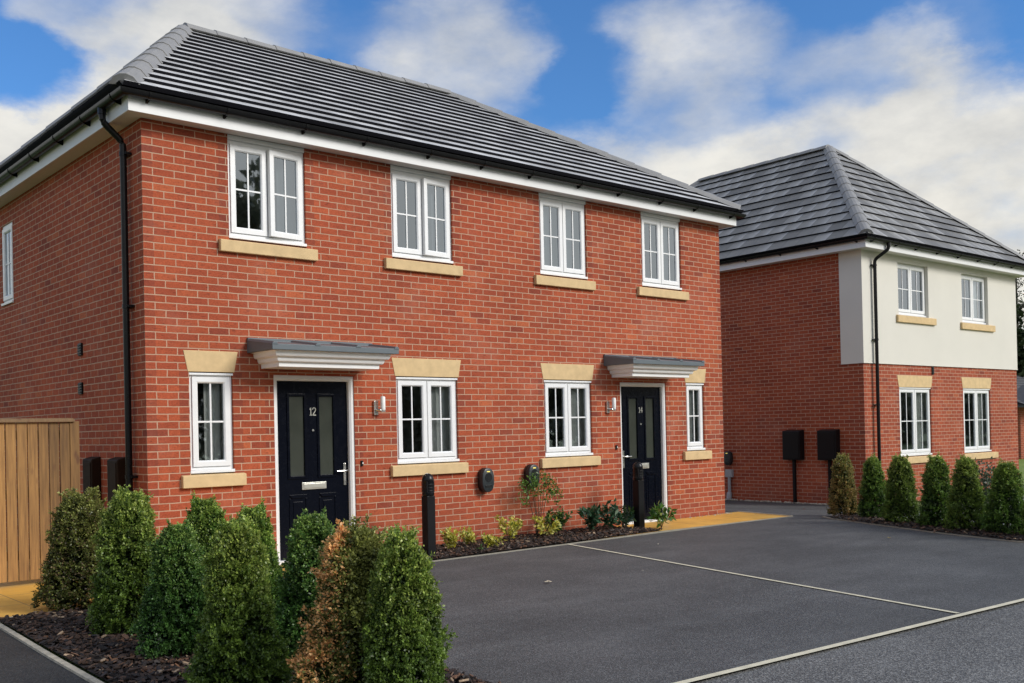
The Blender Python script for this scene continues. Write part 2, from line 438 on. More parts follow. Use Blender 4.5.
def shrub_mesh(name, H, R0, R1, ns, pal, brown=None, bp=0.0, leaf=.0205, seed=1, bside=None, tuft=8, per=11):
    """clipped column: lumpy tapered surface covered with leafy sprigs"""
    rng = np.random.default_rng(seed)
    k = rng.integers(2, 6, 7); ph = rng.uniform(0, 6.28, 7); fz = rng.uniform(3, 11, 7); am = rng.uniform(.025, .075, 7)
    def lump(th, h):
        s = 1.0 + 0*th
        for i in range(7): s = s + am[i]*np.sin(k[i]*th + ph[i] + fz[i]*h)
        return s
    def prof(h):      # h 0..1
        r = R0 + (R1 - R0)*h
        r = r*np.clip(.92 + 1.2*h, .92, 1.0)
        return r*np.sqrt(np.clip(1 - np.clip((h - .84)/.17, 0, 1)**2.0, .0, 1))
    NC = 420
    ch = rng.uniform(.02, 1.0, NC)**.9; cth = rng.uniform(0, 2*np.pi, NC); coff = rng.normal(0, .055, NC); ctone = rng.normal(0, .26, NC)
    def cloud(n, rad, jitter, clump=True):
        if clump:
            i = rng.integers(0, NC, n)
            h = np.clip(ch[i] + rng.normal(0, .022, n), .015, 1.0)
            r0 = prof(np.clip(ch[i], .02, .97)); th = cth[i] + rng.normal(0, .024, n)/np.maximum(r0, .07)
            q = rng.uniform(0, 1, n) < .28                    # some sprigs fill in between
            h = np.where(q, rng.uniform(.02, 1, n)**.9, h); th = np.where(q, rng.uniform(0, 2*np.pi, n), th)
            ex = np.where(q, -.06, coff[i]); tn = np.where(q, -.15, ctone[i])
        else:
            h = rng.uniform(.02, 1.0, n)**.9; th = rng.uniform(0, 2*np.pi, n); ex = np.zeros(n); tn = np.zeros(n)
        r = prof(h)*lump(th, h)*(rad + ex)*(1 - rng.uniform(0, jitter, n))
        base = np.stack([r*np.cos(th), r*np.sin(th), h*H], 1)
        out = np.stack([np.cos(th), np.sin(th), .35 + 1.4*np.clip(h - .78, 0, 1)*4], 1)
        ax = unit(out + rng.normal(0, .45, (n, 3)))
        return h, th, base, ax, tn
    h, th, base, ax, ctn = cloud(ns, .97, .12)
    ns_ = 46                                                  # stray shoots on the flanks
    hs, ths, bs, as_, _ = cloud(ns_, .99, .05, False); k5 = np.linspace(0, 1, 6)
    sl_ = rng.uniform(.03, .085, ns_)
    bs2 = (bs[:,None] + unit(as_ + np.array([0, 0, .7]))[:,None]*(sl_[:,None]*k5[None])[:,:,None]).reshape(-1, 3)
    base = np.concatenate([base, bs2]); ax = np.concatenate([ax, np.repeat(as_, 6, 0)]); h = np.concatenate([h, np.repeat(hs, 6)]); th = np.concatenate([th, np.repeat(ths, 6)]); ctn = np.concatenate([ctn, np.full(ns_*6, .15)])
    # tufts that stick out of the top
    tn = tuft
    if tn:
        tt = rng.uniform(0, 6.28, tn); tr = R1*.75*np.sqrt(rng.uniform(0, 1, tn))
        m = 9
        tb = np.stack([tr*np.cos(tt), tr*np.sin(tt), H*rng.uniform(.9, .97, tn)], 1)
        lean = unit(np.stack([.35*np.cos(tt), .35*np.sin(tt), np.ones(tn)], 1) + rng.normal(0, .18, (tn, 3)))
        ln = rng.uniform(.03, .13, tn)*H
        tb2 = (tb[:,None] + lean[:,None]*(ln[:,None]*np.linspace(0, 1, m)[None])[:,:,None]).reshape(-1, 3)
        base = np.concatenate([base, tb2]); ax = np.concatenate([ax, unit(np.repeat(lean, m, 0) + rng.normal(0, .35, (tn*m, 3)))])
        h = np.concatenate([h, np.full(tn*m, 1.03)]); th = np.concatenate([th, np.repeat(tt, m)]); ctn = np.concatenate([ctn, np.full(tn*m, .25)])
    ns2 = len(base); sl = rng.uniform(.6, 1.3, ns2)*.045
    tone = rng.uniform(0, 1, ns2)
    # large light / dark patches
    pt = .5 + .5*np.sin(3*th + 7*h + ph[0])*np.sin(5*h*2 - 2*th + ph[1])
    P, D, S, C = [], [], [], []
    pal = [np.array(c) for c in pal]
    for j in range(per):
        f = rng.uniform(.1, 1.0, ns2)
        p = base + ax*(sl*f)[:,None] + rng.normal(0, .006, (ns2, 3))
        d = unit(ax*.55 + rng.normal(0, .6, (ns2, 3)) + np.array([0, 0, .15]))
        w = np.clip(.30*tone + .40*pt + .08 + ctn + rng.normal(0, .12, ns2), 0, 1)
        c = pal[0]*(1 - w)[:,None] + pal[1]*w[:,None]
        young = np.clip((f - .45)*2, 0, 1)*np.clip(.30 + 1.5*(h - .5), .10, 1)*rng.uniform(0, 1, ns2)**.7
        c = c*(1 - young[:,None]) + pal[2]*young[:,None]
        c = c*(.62 + .38*f)[:,None]*(1 + .5*ctn)[:,None]*rng.uniform(.7, 1.3, ns2)[:,None]  # leaves painted darker towards the sprig base, standing in for self-shade
        if brown is not None:
            if bside is not None:
                az, wd = bside; g = np.cos(th - az)
                pr = np.clip((g - wd)*2.0, 0, 1)*bp*np.clip(.75 + 1.6*ctn + .3*(pt - .5), .12, 1.25)
            else: pr = bp*(.5 + pt)*np.clip(1.35 - h, .2, 1)
            mk = rng.uniform(0, 1, ns2) < pr
            bc = np.array(brown)[None]*rng.uniform(.5, 1.35, (ns2, 1))
            c = np.where(mk[:,None], bc, c)
        P.append(p); D.append(d); S.append(rng.uniform(.7, 1.25, ns2)*leaf); C.append(c)
    # inner leaves, coloured dark as self-shade, so that the crown is not hollow
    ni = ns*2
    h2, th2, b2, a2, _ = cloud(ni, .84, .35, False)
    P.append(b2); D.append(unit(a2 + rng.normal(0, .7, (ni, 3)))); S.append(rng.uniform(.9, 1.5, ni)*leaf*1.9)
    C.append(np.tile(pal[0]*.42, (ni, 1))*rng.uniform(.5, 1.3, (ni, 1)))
    P, D, S, C = map(np.concatenate, (P, D, S, C))
    P[:,2] = np.maximum(P[:,2], .012)
    return leaf_mesh(name, P, D, side(D, rng), S, C, LEAF, .6)

def shrub_stem(H):
    mb = MB(); mb.tube([(0,0,-.03), (.01,.0,H*.3), (0,.01,H*.85)], [.022, .017, .006], 8)
    for k in range(6):
        a = k*1.1; z = H*(.12 + .1*k); mb.tube([(0,0,z), (.1*math.cos(a), .1*math.sin(a), z + .12)], [.009, .004], 6)
    return mb

def crown_mesh(name, lobes, nl, size, pal, seed, mat, dense=1.0, droop=0.0):
    """tree crown: leaf clumps spread through several lobes"""
    rng = np.random.default_rng(seed)
    P, D, S, C = [], [], [], []
    tot = sum(l[3]**2 for l in lobes)
    for (cx, cy, cz, rr, sq) in lobes:
        n = int(nl * rr**2 / tot); nc = max(8, n // 26)
        dv = unit(rng.normal(size=(nc, 3))); rad = rr*rng.uniform(.35, 1.0, nc)**.55*rng.uniform(.85, 1.12, nc)
        cc = dv*rad[:,None]*np.array([1, 1, sq]) + np.array([cx, cy, cz])
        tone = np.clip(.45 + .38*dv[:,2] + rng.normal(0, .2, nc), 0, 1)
        cr = rr*.20*rng.uniform(.5, 1.3, nc)
        i = rng.integers(0, nc, n)
        off = unit(rng.normal(size=(n, 3)))*(rng.uniform(0, 1, n)**.5*cr[i])[:,None]
        p = cc[i] + off
        d = unit(off + rng.normal(0, .6, (n, 3))*cr[i][:,None] + np.array([0, 0, -droop])*cr[i][:,None])
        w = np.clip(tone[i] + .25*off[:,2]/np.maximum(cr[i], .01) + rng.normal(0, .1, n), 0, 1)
        P.append(p); D.append(d); S.append(rng.uniform(.6, 1.3, n)*size)
        C.append(np.array(pal[0])*(1 - w)[:,None] + np.array(pal[1])*w[:,None])
    P, D, S, C = map(np.concatenate, (P, D, S, C))
    return leaf_mesh(name, P, D, side(D, rng), S, C, mat, .7)

def link_mesh(name, me, parent=None):
    o = bpy.data.objects.new(name, me); COL.objects.link(o)
    if parent: o.parent = parent
    return o

# ------------------------------------------------------------------ house pieces (frame: x along the wall, outward = -y)
def cells(mb, Lw, z0, z1, ops, depth=.1, quoin_x0=True, quoin_x1=True, u0=0.0, qz0=0.0, flip=False):
    """brick wall with openings and reveals"""
    q = .107
    xs = {0.0, Lw}; zs = {z0, z1}
    if quoin_x0: xs.add(q)
    if quoin_x1: xs.add(Lw - q)
    for a, b, c, d in ops:
        xs |= {a, b, a - q, b + q}; zs |= {c, d}
    xs = sorted(x for x in xs if -1e-6 <= x <= Lw + 1e-6); zs = sorted(zs)
    for xa, xb in zip(xs, xs[1:]):
        if xb - xa < 1e-4: continue
        for za, zb in zip(zs, zs[1:]):
            xm, zm = (xa + xb)/2, (za + zb)/2
            if any(a < xm < b and c < zm < d for a, b, c, d in ops): continue
            qv = 0.0
            if (quoin_x0 and xm < q) or (quoin_x1 and xm > Lw - q): qv = .8
            for a, b, c, d in ops:
                if c < zm < d and (a - q - 1e-4 < xm < a or b < xm < b + q + 1e-4): qv = 1.0
            mb.face([(xa,0,za),(xb,0,za),(xb,0,zb),(xa,0,zb)], 0, [(u0+xa,za),(u0+xb,za),(u0+xb,zb),(u0+xa,zb)], qv)
    for a, b, c, d in ops:
        mb.face([(a,0,c),(a,0,d),(a,depth,d),(a,depth,c)], 0, [(u0+a,c),(u0+a,d),(u0+a+depth,d),(u0+a+depth,c)])
        mb.face([(b,0,d),(b,0,c),(b,depth,c),(b,depth,d)], 0, [(u0+b,d),(u0+b,c),(u0+b+depth,c),(u0+b+depth,d)])
        mb.face([(a,0,d),(b,0,d),(b,depth,d),(a,depth,d)], 0)
        mb.face([(b,0,c),(a,0,c),(a,depth,c),(b,depth,c)], 0)

def lintel(root, M, x0, x1, z0, z1, splay=.06):
    mb = MB(); mb.M = M
    mb.prism([(x0-.015, z0), (x1+.015, z0), (x1+splay, z1), (x0-splay, z1)], -.006, .02)
    return mb.build('stone_lintel', STONE, root, .004)
def sill(root, M, x0, x1, z0, z1, pr=.05):
    mb = MB(); mb.M = M
    mb.loft([[(x, -pr, z0), (x, .02, z0), (x, .02, z1), (x, -pr, z1 - .012)] for x in (x0, x1)])
    return mb.build('stone_sill', STONE, root, .007)

def window(root, M, x0, x1, z0, z1, n=2, rec=.03, opening=0.0, glass=None, drip=True, curtain='both', fw=.03, sw=.064, room=True):
    glass = glass or GLASS
    y = rec
    fr = MB(); fr.M = M
    fr.box(x0, x0+fw, y, y+.06, z0+.035, z1); fr.box(x1-fw, x1, y, y+.06, z0+.035, z1)
    fr.box(x0+fw, x1-fw, y, y+.06, z1-fw-.012, z1); fr.box(x0+fw, x1-fw, y, y+.06, z0+.035, z0+.035+fw)
    fr.box(x0-.006, x1+.006, y-.035, y+.06, z0+.002, z0+.033)                       # plastic sub-sill
    if drip: fr.box(x0-.008, x1+.008, y-.030, y-.001, z1-.026, z1-.004)
    ix0, ix1 = x0+fw, x1-fw; iz0, iz1 = z0+.035+fw, z1-fw-.012
    w = (ix1 - ix0)/n
    if n == 2:
        xm = (x0+x1)/2; fr.box(xm-.018, xm+.018, y+.002, y+.058, iz0, iz1)
    win = fr.build('window', UPVC, root, .003)
    for i in range(n):
        a = ix0 + i*w + .003; b = a + w - .006; c, d = iz0+.003, iz1-.003
        if n == 2:
            if i == 0: b -= .004
            else: a += .004
        Mh = M.copy()
        if opening and i == n-1:      # casement hung on its right-hand edge, standing ajar
            Mh = M @ Matrix.Translation((b, y-.016, 0)) @ Matrix.Rotation(opening, 4, 'Z') @ Matrix.Translation((-b, -(y-.016), 0))
        s = MB(); s.M = Mh
        ys0, ys1 = y-.016, y+.034
        fro = [(a,c),(b,c),(b,d),(a,d)]
        fri = [(a+sw,c+sw),(b-sw,c+sw),(b-sw,d-sw),(a+sw,d-sw)]
        frm = [(a+sw-.014,c+sw-.014),(b-sw+.014,c+sw-.014),(b-sw+.014,d-sw+.014),(a+sw-.014,d-sw+.014)]
        lo = lambda pl, yy: [(px, yy, pz) for px, pz in pl]
        s.loft([lo(fro, ys1), lo(fro, ys0), lo(frm, ys0), lo(fri, ys0+.012), lo(fri, ys1)], 0, False)
        xc, zc = (a+b)/2, (c+d)/2; g = .0095
        s.box(xc-g, xc+g, ys0+.016, ys0+.021, c+sw, d-sw); s.box(a+sw, xc-g, ys0+.0165, ys0+.0205, zc-g, zc+g); s.box(xc+g, b-sw, ys0+.0165, ys0+.0205, zc-g, zc+g)
        s.build('sash', UPVC, win, .0018)
        p = MB(); p.M = Mh
        p.face([(a+sw-.004, ys0+.024, c+sw-.004), (b-sw+.004, ys0+.024, c+sw-.004), (b-sw+.004, ys0+.024, d-sw+.004), (a+sw-.004, ys0+.024, d-sw+.004)])
        p.build('pane', glass, win)
    def drape(xa, xb, seed):
        rr = random.Random(seed); cu = MB(); cu.M = M
        k = 22; pts = []
        for i in range(k+1):
            f = i/k; pts.append((xa + (xb-xa)*f, y + .13 + .022*math.sin(f*19 + seed) + rr.uniform(-.004, .004)))
        for (ax, ay), (bx, by) in zip(pts, pts[1:]):
            cu.face([(ax, ay, z0-.1), (bx, by, z0-.1), (bx, by, z1+.1), (ax, ay, z1+.1)])
        cu.build('curtain', CURT2 if glass is GLASSUP else CURT, win, smooth=True)
    W = x1 - x0
    if curtain in ('both', 'right'): drape(x1 - W*(.30 if n == 2 else .52), x1 + .04, int(x0*10) + 3)
    if curtain in ('both',): drape(x0 - .04, x0 + W*.17, int(x0*10) + 5)
    if curtain == 'full': drape(x0 - .04, x1 + .04, int(x0*10) + 4)
    if curtain == 'mid': drape(x0 + W*.62, x0 + W*.95, int(x0*10) + 6)
    if room:
        rm = MB(); rm.M = M
        a, b, c, d, e = x0-.15, x1+.15, z0-.2, z1+.04, 1.6
        rm.face([(a,e,c),(b,e,c),(b,e,d),(a,e,d)]); rm.face([(a,.13,c),(a,e,c),(a,e,d),(a,.13,d)]); rm.face([(b,.13,c),(b,e,c),(b,e,d),(b,.13,d)])
        rm.face([(a,.13,d),(b,.13,d),(b,e,d),(a,e,d)]); rm.face([(a,.13,c),(b,.13,c),(b,e,c),(a,e,c)])
        rm.build('room_lining', DARKROOM, win)
    return win

def ribbon(mb, pts, w, y0, y1):
    """flat letter stroke in the x,z plane"""
    for (ax, az), (bx, bz) in zip(pts, pts[1:]):
        d = Vector((bx-ax, bz-az)); l = d.length or 1e-6; d /= l; n = Vector((-d.y, d.x))*w/2; e = d*w*.3
        q = [(ax-e.x+n.x, az-e.y+n.y), (ax-e.x-n.x, az-e.y-n.y), (bx+e.x-n.x, bz+e.y-n.y), (bx+e.x+n.x, bz+e.y+n.y)]
        mb.prism(q, y0, y1)
DIG = {'1': [[(.0,.8),(.14,1.0),(.14,0)], [(0.0,0),(.28,0)]],
       '2': [[(.0,.8),(.08,.95),(.24,1.0),(.40,.95),(.47,.78),(.42,.58),(.0,.0),(.5,.0)]],
       '4': [[(.38,0),(.38,1.0),(.0,.34),(.52,.34)]]}
def number(door, M, text, xc, zc, h, y):
    mb = MB(); mb.M = M; x = xc - h*.47
    for ch in text:
        for st in DIG[ch]:
            ribbon(mb, [(x + px*h, zc - h/2 + pz*h) for px, pz in st], h*.115, y-.005, y+.001)
        x += h*(.42 if ch == '1' else .6)
    return mb.build('house_number', SILVER, door)

def front_door(root, M, x0, x1, z1, text, handle_right=True):
    fw = .060; y = .035
    fr = MB(); fr.M = M
    o = [(x0,.0),(x0,z1),(x1,z1),(x1,.0)]; i = [(x0+fw,.0),(x0+fw,z1-fw),(x1-fw,z1-fw),(x1-fw,.0)]
    m_ = [(x0+fw-.022,.0),(x0+fw-.022,z1-fw+.022),(x1-fw+.022,z1-fw+.022),(x1-fw+.022,.0)]
    lo = lambda pl, yy: [(px, yy, pz) for px, pz in pl]
    fr.loft([lo(o, .11), lo(o, y-.02), lo(m_, y-.02), lo(i, y-.002), lo(i, .11)], 0, False, False)
    fr.box(x0+.002, x1-.002, y-.05, .1, -.002, .035)                # threshold
    door = fr.build('door', UPVC, root, .003)
    door['label'] = 'black panelled front door in a white frame numbered ' + text
    a, b, c, d = x0+fw+.003, x1-fw-.003, .037, z1-fw-.003; yl = .070
    w = b - a
    gl = [(a + w*.175, a + w*.378), (a + w*.592, a + w*.792)]
    if not handle_right: gl = [(b - (q-a), b - (p-a)) for p, q in reversed(gl)]
    zg0, zg1 = .95, 1.835
    # leaf with two glazed slots and two moulded panels
    lf = MB(); lf.M = M
    xs = [a, gl[0][0], gl[0][1], gl[1][0], gl[1][1], b]
    lf.box(a, b, yl, yl+.03, c, zg0); lf.box(a, b, yl, yl+.03, zg1, d)
    for p, q in ((xs[0], xs[1]), (xs[2], xs[3]), (xs[4], xs[5])): lf.box(p, q, yl, yl+.03, zg0, zg1)
    for p, q in gl:                                                  # raised glazing beads
        e = .030
        lf.box(p-e, p, yl-.010, yl+.002, zg0-e, zg1+e); lf.box(q, q+e, yl-.010, yl+.002, zg0-e, zg1+e)
        lf.box(p, q, yl-.010, yl+.002, zg1, zg1+e); lf.box(p, q, yl-.010, yl+.002, zg0-e, zg0)
    for p, q in gl:                                                  # lower panels
        e = .018; pz0, pz1 = .17, .745
        lf.prism([(p-.02, pz1), (q+.02, pz1), (q-.015, pz1-.04), (p+.015, pz1-.04)], yl-.012, yl+.002)
        lf.box(p-.02, p-.02+e, yl-.008, yl+.002, pz0, pz1-.042); lf.box(q+.02-e, q+.02, yl-.008, yl+.002, pz0, pz1-.042)
        lf.prism([(p+.0, pz0), (q-.0, pz0), (q+.02, pz0-.03), (p-.02, pz0-.03)], yl-.012, yl+.002)
        lf.box(p+.03, q-.03, yl-.006, yl+.002, pz0+.04, pz1-.08)
    lf.build('door_leaf', DOORP, door, .003)
    for p, q in gl:
        g = MB(); g.M = M; g.box(p, q, yl+.008, yl+.018, zg0, zg1); g.build('glazed_panel', FROST, door)
    xc = (a+b)/2
    lb = MB(); lb.M = M
    lb.box(xc-.155, xc+.155, yl-.014, yl+.001, .795, .875); lb.box(xc-.135, xc+.135, yl-.019, yl-.013, .81, .86)
    lb.build('letter_box', SILVER, door, .004)
    s = 1 if handle_right else -1
    hx = b - .05 if handle_right else a + .05
    h = MB(); h.M = M
    h.box(hx-.016, hx+.016, yl-.010, yl+.001, .82, 1.07)
    h.tube([(hx, yl-.008, .985), (hx, yl-.05, .985)], .011, 10)
    h.tube([(hx, yl-.05, .985), (hx - s*.03, yl-.056, .985), (hx - s*.13, yl-.052, .985)], [.011, .011, .008], 10)
    h.lathe((hx, 0, 0), [(.0001, .86)], 4) if False else None
    h.build('handle', CHROME, door, .002)
    sp = MB(); sp.M = M
    sp.tube([(xc, yl+.001, 1.455), (xc, yl-.008, 1.455)], .013, 14); sp.build('spyhole', CHROME, door, smooth=True)
    number(door, M, text, xc + .005, 1.667, .082, yl)
    return door

def canopy(root, M, xc):
    """moulded white canopy with grey lead-look roof"""
    lay = [(2.128, .0), (2.176, .002), (2.179, .026), (2.186, .034), (2.200, .040), (2.226, .045), (2.229, .066), (2.237, .078), (2.252, .086), (2.288, .092), (2.291, .125)]
    x0, x1, yf = xc - .625, xc + .625, -.398
    mb = MB(); mb.M = M
    mb.loft([[(x0-o, .0, z), (x0-o, yf-o*1.15, z), (x1+o, yf-o*1.15, z), (x1+o, .0, z)] for z, o in lay])
    can = mb.build('door_canopy', GRP, root, .004)
    r = MB(); r.M = M
    a, b, f = xc - .785, xc + .785, -.565
    r.loft([[(x, f, 2.2925), (x, f, 2.352), (x, -.03, 2.425), (x, -.03, 2.455), (x, -.001, 2.458), (x, -.001, 2.292)] for x in (a, b)])
    for k in range(4):                                              # rolls running down the slope
        x = a + .03 + (b - a - .06)*k/3
        r.loft([[(x + dx, f-.006, 2.352 + dz), (x + dx, -.031, 2.424 + dz)] for dx, dz in ((-.035, -.004), (-.016, .022), (.016, .022), (.035, -.004))], 0, False, False)
        r.face([(x-.035, f-.006, 2.348), (x+.035, f-.006, 2.348), (x+.016, f-.006, 2.374), (x-.016, f-.006, 2.374)])
    r.build('canopy_roof', LEAD, can, .004)
    return can

def eaves(root, ox0, oy0, ox1, oy1, wx0, wy0, wx1, wy1, zs, fh, br=.78, gh=None):
    """soffit, fascia and black gutters round a rectangular plan"""
    s = MB()
    e = .02
    for a, b, c, d in ((ox0+e, ox1-e, oy0+e, wy0-.002), (ox0+e, ox1-e, wy1+.002, oy1-e), (ox0+e, wx0-.002, wy0-.002, wy1+.002), (wx1+.002, ox1-e, wy0-.002, wy1+.002)):
        s.face([(a,c,zs+.012),(b,c,zs+.012),(b,d,zs+.012),(a,d,zs+.012)])
    s.build('soffit', SOFFIT, root)
    f = MB()
    rect = lambda o, z: [(ox0-o, oy0-o, z), (ox1+o, oy0-o, z), (ox1+o, oy1+o, z), (ox0-o, oy1+o, z)]
    f.loft([rect(-.02, zs+fh), rect(0, zs+fh), rect(0, zs), rect(-.02, zs), rect(-.02, zs+fh)], 0, False)
    f.build('fascia', FASCIA, root, .002)
    g = MB(); gz_ = gh if gh else zs + fh - .03; r = .056
    c = [(ox0-r-.004, oy0-r-.004), (ox1+r+.004, oy0-r-.004), (ox1+r+.004, oy1+r+.004), (ox0-r-.004, oy1+r+.004)]
    ang = [math.pi + math.pi*k/8 for k in range(9)]
    prof = [(r*math.cos(t), r*math.sin(t)*1.05) for t in ang] + [(r*.86*math.cos(t), r*.86*math.sin(t)*1.0) for t in reversed(ang)]
    rings = []
    cx, cy = (ox0+ox1)/2, (oy0+oy1)/2
    for px, py in c + [c[0]]:
        sx, sy = (1 if px > cx else -1), (1 if py > cy else -1)
        rings.append([(px + sx*u, py + sy*u, gz_ + v) for u, v in prof])
    g.loft(rings, 0, False)
    g.build('gutter', BLACKP, root, smooth=True)
    def brk(px, py, nx, ny):
        b = MB(); tx, ty = -ny, nx
        for k in (-.011, .011): pass
        pts = [(0, gz_+.012), (-.012, gz_-.03)] 
        rr = []
        for sgn in (-.011, .011):
            ring = []
            for t in ang: ring.append((px + nx*((r+.004) + (r+.006)*math.cos(t)) + tx*sgn, py + ny*((r+.004) + (r+.006)*math.cos(t)) + ty*sgn, gz_ + (r+.006)*1.05*math.sin(t)))
            ring.append((px + nx*.002 + tx*sgn, py + ny*.002 + ty*sgn, gz_ - .085))
            ring.append((px + nx*.002 + tx*sgn, py + ny*.002 + ty*sgn, gz_ + .0))
            rr.append(ring)
        b.loft(rr); b.build('gutter_bracket', BLACKP, root)
    nfx = max(2, int((ox1-ox0)/br)); nfy = max(2, int((oy1-oy0)/br))
    for k in range(nfx): 
        x = ox0 + .18 + (ox1-ox0-.36)*k/(nfx-1) + random.uniform(-.06, .06)*(0 < k < nfx-1)
        brk(x, oy0, 0, -1); brk(x, oy1, 0, 1)
    for k in range(nfy):
        y = oy0 + .18 + (oy1-oy0-.36)*k/(nfy-1)
        brk(ox0, y, -1, 0); brk(ox1, y, 1, 0)
    return gz_

def tiles(mb, A, B, C_, D_, n, th=.050):
    """courses on the slope A-B (eave) to D-C (top); A below D, B below C"""
    A, B, C_, D_ = map(Vector, (A, B, C_, D_))
    nr = (B - A).cross(D_ - A).normalized()
    if nr.z < 0: nr = -nr
    ed = (B - A).normalized()
    for k in range(n):
        t0, t1 = k/n, (k+1)/n
        l0, r0 = A.lerp(D_, t0), B.lerp(C_, t0); l1, r1 = A.lerp(D_, t1), B.lerp(C_, t1)
        lo, ro = l0 + nr*th, r0 + nr*th; lt, rt = l1 + nr*.018, r1 + nr*.018
        u = lambda p: (p - A).dot(ed)
        seg = max(1, int((r0 - l0).length/.33))
        # small steps in height tile by tile
        mb.face([lo, ro, rt, lt], 0, [(u(lo), k+.03), (u(ro), k+.03), (u(rt), k+.97), (u(lt), k+.97)])
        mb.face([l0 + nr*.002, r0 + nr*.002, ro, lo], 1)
def caps(mb, P0, P1, n, w=.135, h=.045, up=Vector((0,0,1)), drop=.035):
    P0, P1 = Vector(P0), Vector(P1)
    t = (P1 - P0).normalized(); s = t.cross(up).normalized(); v = s.cross(t).normalized()
    for k in range(n):
        a = P0.lerp(P1, max(0, (k - .06)/n)); b = P0.lerp(P1, (k+1)/n)
        sc = []
        for p, ex in ((a, .014), (b, 0.0)):
            W, H = w + ex, h + ex
            sc.append([p - s*W - v*drop, p - s*W*.62 + v*(H*.55 + .01), p - s*W*.2 + v*(H + .012), p + s*W*.2 + v*(H + .012), p + s*W*.62 + v*(H*.55 + .01), p + s*W - v*drop])
        mb.loft(sc, 0, True)

def hip_roof(root, x0, y0, x1, y1, ze, apA, apB, ridge, n, mat):
    """ridge='x' or 'y': apA, apB are the ridge ends"""
    mb = MB()
    c = [(x0,y0,ze),(x1,y0,ze),(x1,y1,ze),(x0,y1,ze)]
    if ridge == 'x':
        tiles(mb, c[0], c[1], apB, apA, n); tiles(mb, c[2], c[3], apA, apB, n)
        tiles(mb, c[3], c[0], apA, apA, n); tiles(mb, c[1], c[2], apB, apB, n)
        hips = ((c[0], apA), (c[3], apA), (c[1], apB), (c[2], apB))
    else:
        tiles(mb, c[3], c[0], apA, apB, n); tiles(mb, c[1], c[2], apB, apA, n)
        tiles(mb, c[0], c[1], apA, apA, n); tiles(mb, c[2], c[3], apB, apB, n)
        hips = ((c[0], apA), (c[1], apA), (c[3], apB), (c[2], apB))
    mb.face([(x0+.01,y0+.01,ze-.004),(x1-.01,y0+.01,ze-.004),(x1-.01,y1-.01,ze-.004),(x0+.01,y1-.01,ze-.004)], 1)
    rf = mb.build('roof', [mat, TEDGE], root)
    for a, b in hips:
        h = MB(); d = Vector(b) - Vector(a); caps(h, Vector(a) + d*.012 + Vector((0,0,.03)), Vector(b) + Vector((0,0,.02)), max(4, int(d.length/.46))); h.build('hip_cap', CAPM, rf, .004)
    h = MB(); caps(h, Vector(apA) + Vector((0,0,.03)), Vector(apB) + Vector((0,0,.03)), max(3, int((Vector(apB)-Vector(apA)).length/.42)))
    h.build('ridge_cap', CAPM, rf, .004)
    return rf

def downpipe(root, pts, brz, wall_dir, r=.034):
    mb = MB()
    P = [Vector(p) for p in pts]; Q = [P[0]]
    for i in range(1, len(P)-1):                                     # round the bends
        a = (P[i-1] - P[i]).normalized()*.06; b = (P[i+1] - P[i]).normalized()*.06
        for t in (0, .33, .67, 1): Q.append((P[i]+a)*(1-t)**2 + P[i]*2*t*(1-t) + (P[i]+b)*t*t)
    Q.append(P[-1])
    mb.tube(Q, r, 14)
    x, y, _ = pts[-2]; wx, wy = wall_dir
    for z in brz:
        mb.tube([(x,y,z-.02),(x,y,z+.02)], r+.006, 14)
        tx, ty = -wy, wx
        mb.box(min(x-.07*abs(tx), x+.07*abs(tx), x+wx*.055) - .004, max(x+.07*abs(tx), x-.07*abs(tx), x+wx*.055) + .004,
               min(y-.07*abs(ty), y+.07*abs(ty), y+wy*.055) - .004, max(y+.07*abs(ty), y-.07*abs(ty), y+wy*.055) + .004, z-.012, z+.012)
    mb.tube([(pts[0][0], pts[0][1], pts[0][2]-.07), (pts[0][0], pts[0][1], pts[0][2]+.0)], r+.008, 14)
    return mb.build('downpipe', BLACKP, root, smooth=True)

I4 = Matrix.Identity(4)
# ================================================================== HOUSE 1
W1, D1, ZS = 9.31, 6.12, 4.593
h1 = thing('semi_detached_house', 'red brick pair of semi-detached houses with two black front doors under white canopies', 'house')
WZT, WZB, STZ, SBZ, LB, LT = 2.066, 1.032, 1.024, .888, 2.081, 2.300
gw = [(.448, .927, 1), (3.006, 3.934, 2), (5.412, 6.322, 2), (8.397, 8.838, 1)]
uw = [(.918, 1.838, 3.5), (2.990, 3.905, 3.5), (5.392, 6.292, 3.5), (7.444, 8.352, 3.5)]
doors = [(1.396, 2.424, '12', True), (6.906, 7.926, '14', False)]
ops = [(a, b, STZ-.004, LB) for a, b, n in gw] + [(a, b, 3.486, ZS+.02) for a, b, z in uw] + [(a+.004, b-.004, -.05, 2.066) for a, b, t, h in doors]
MS = Matrix.Translation((0, D1, 0)) @ Matrix.Rotation(R(-90), 4, 'Z')        # left side wall: x runs from the back to the near corner
MR = Matrix.Translation((W1, 0, 0)) @ Matrix.Rotation(R(90), 4, 'Z')
MBk = Matrix.Translation((W1, D1, 0)) @ Matrix.Rotation(R(180), 4, 'Z')
wl = MB()
cells(wl, W1, -.06, ZS+.02, ops)
wl.M = MS
sx0, sx1 = D1 - 5.02, D1 - 4.50
cells(wl, D1, -.06, ZS+.02, [(sx0, sx1, 3.245, 4.34)], u0=-D1 + .1125)
wl.M = MR; cells(wl, D1, -.06, ZS+.02, [], u0=W1 + .04)
wl.M = MBk; cells(wl, W1, -.06, ZS+.02, [])
wl.build('wall', BRICK, h1)
for i, (a, b, n) in enumerate(gw):
    window(h1, I4, a+.002, b-.002, WZB, WZT+.008, n, curtain=('right', 'right', 'both', 'right')[i])
    lintel(h1, I4, a, b, LB, LT); 
    sill(h1, I4, a-.105, b+.112, SBZ, STZ)
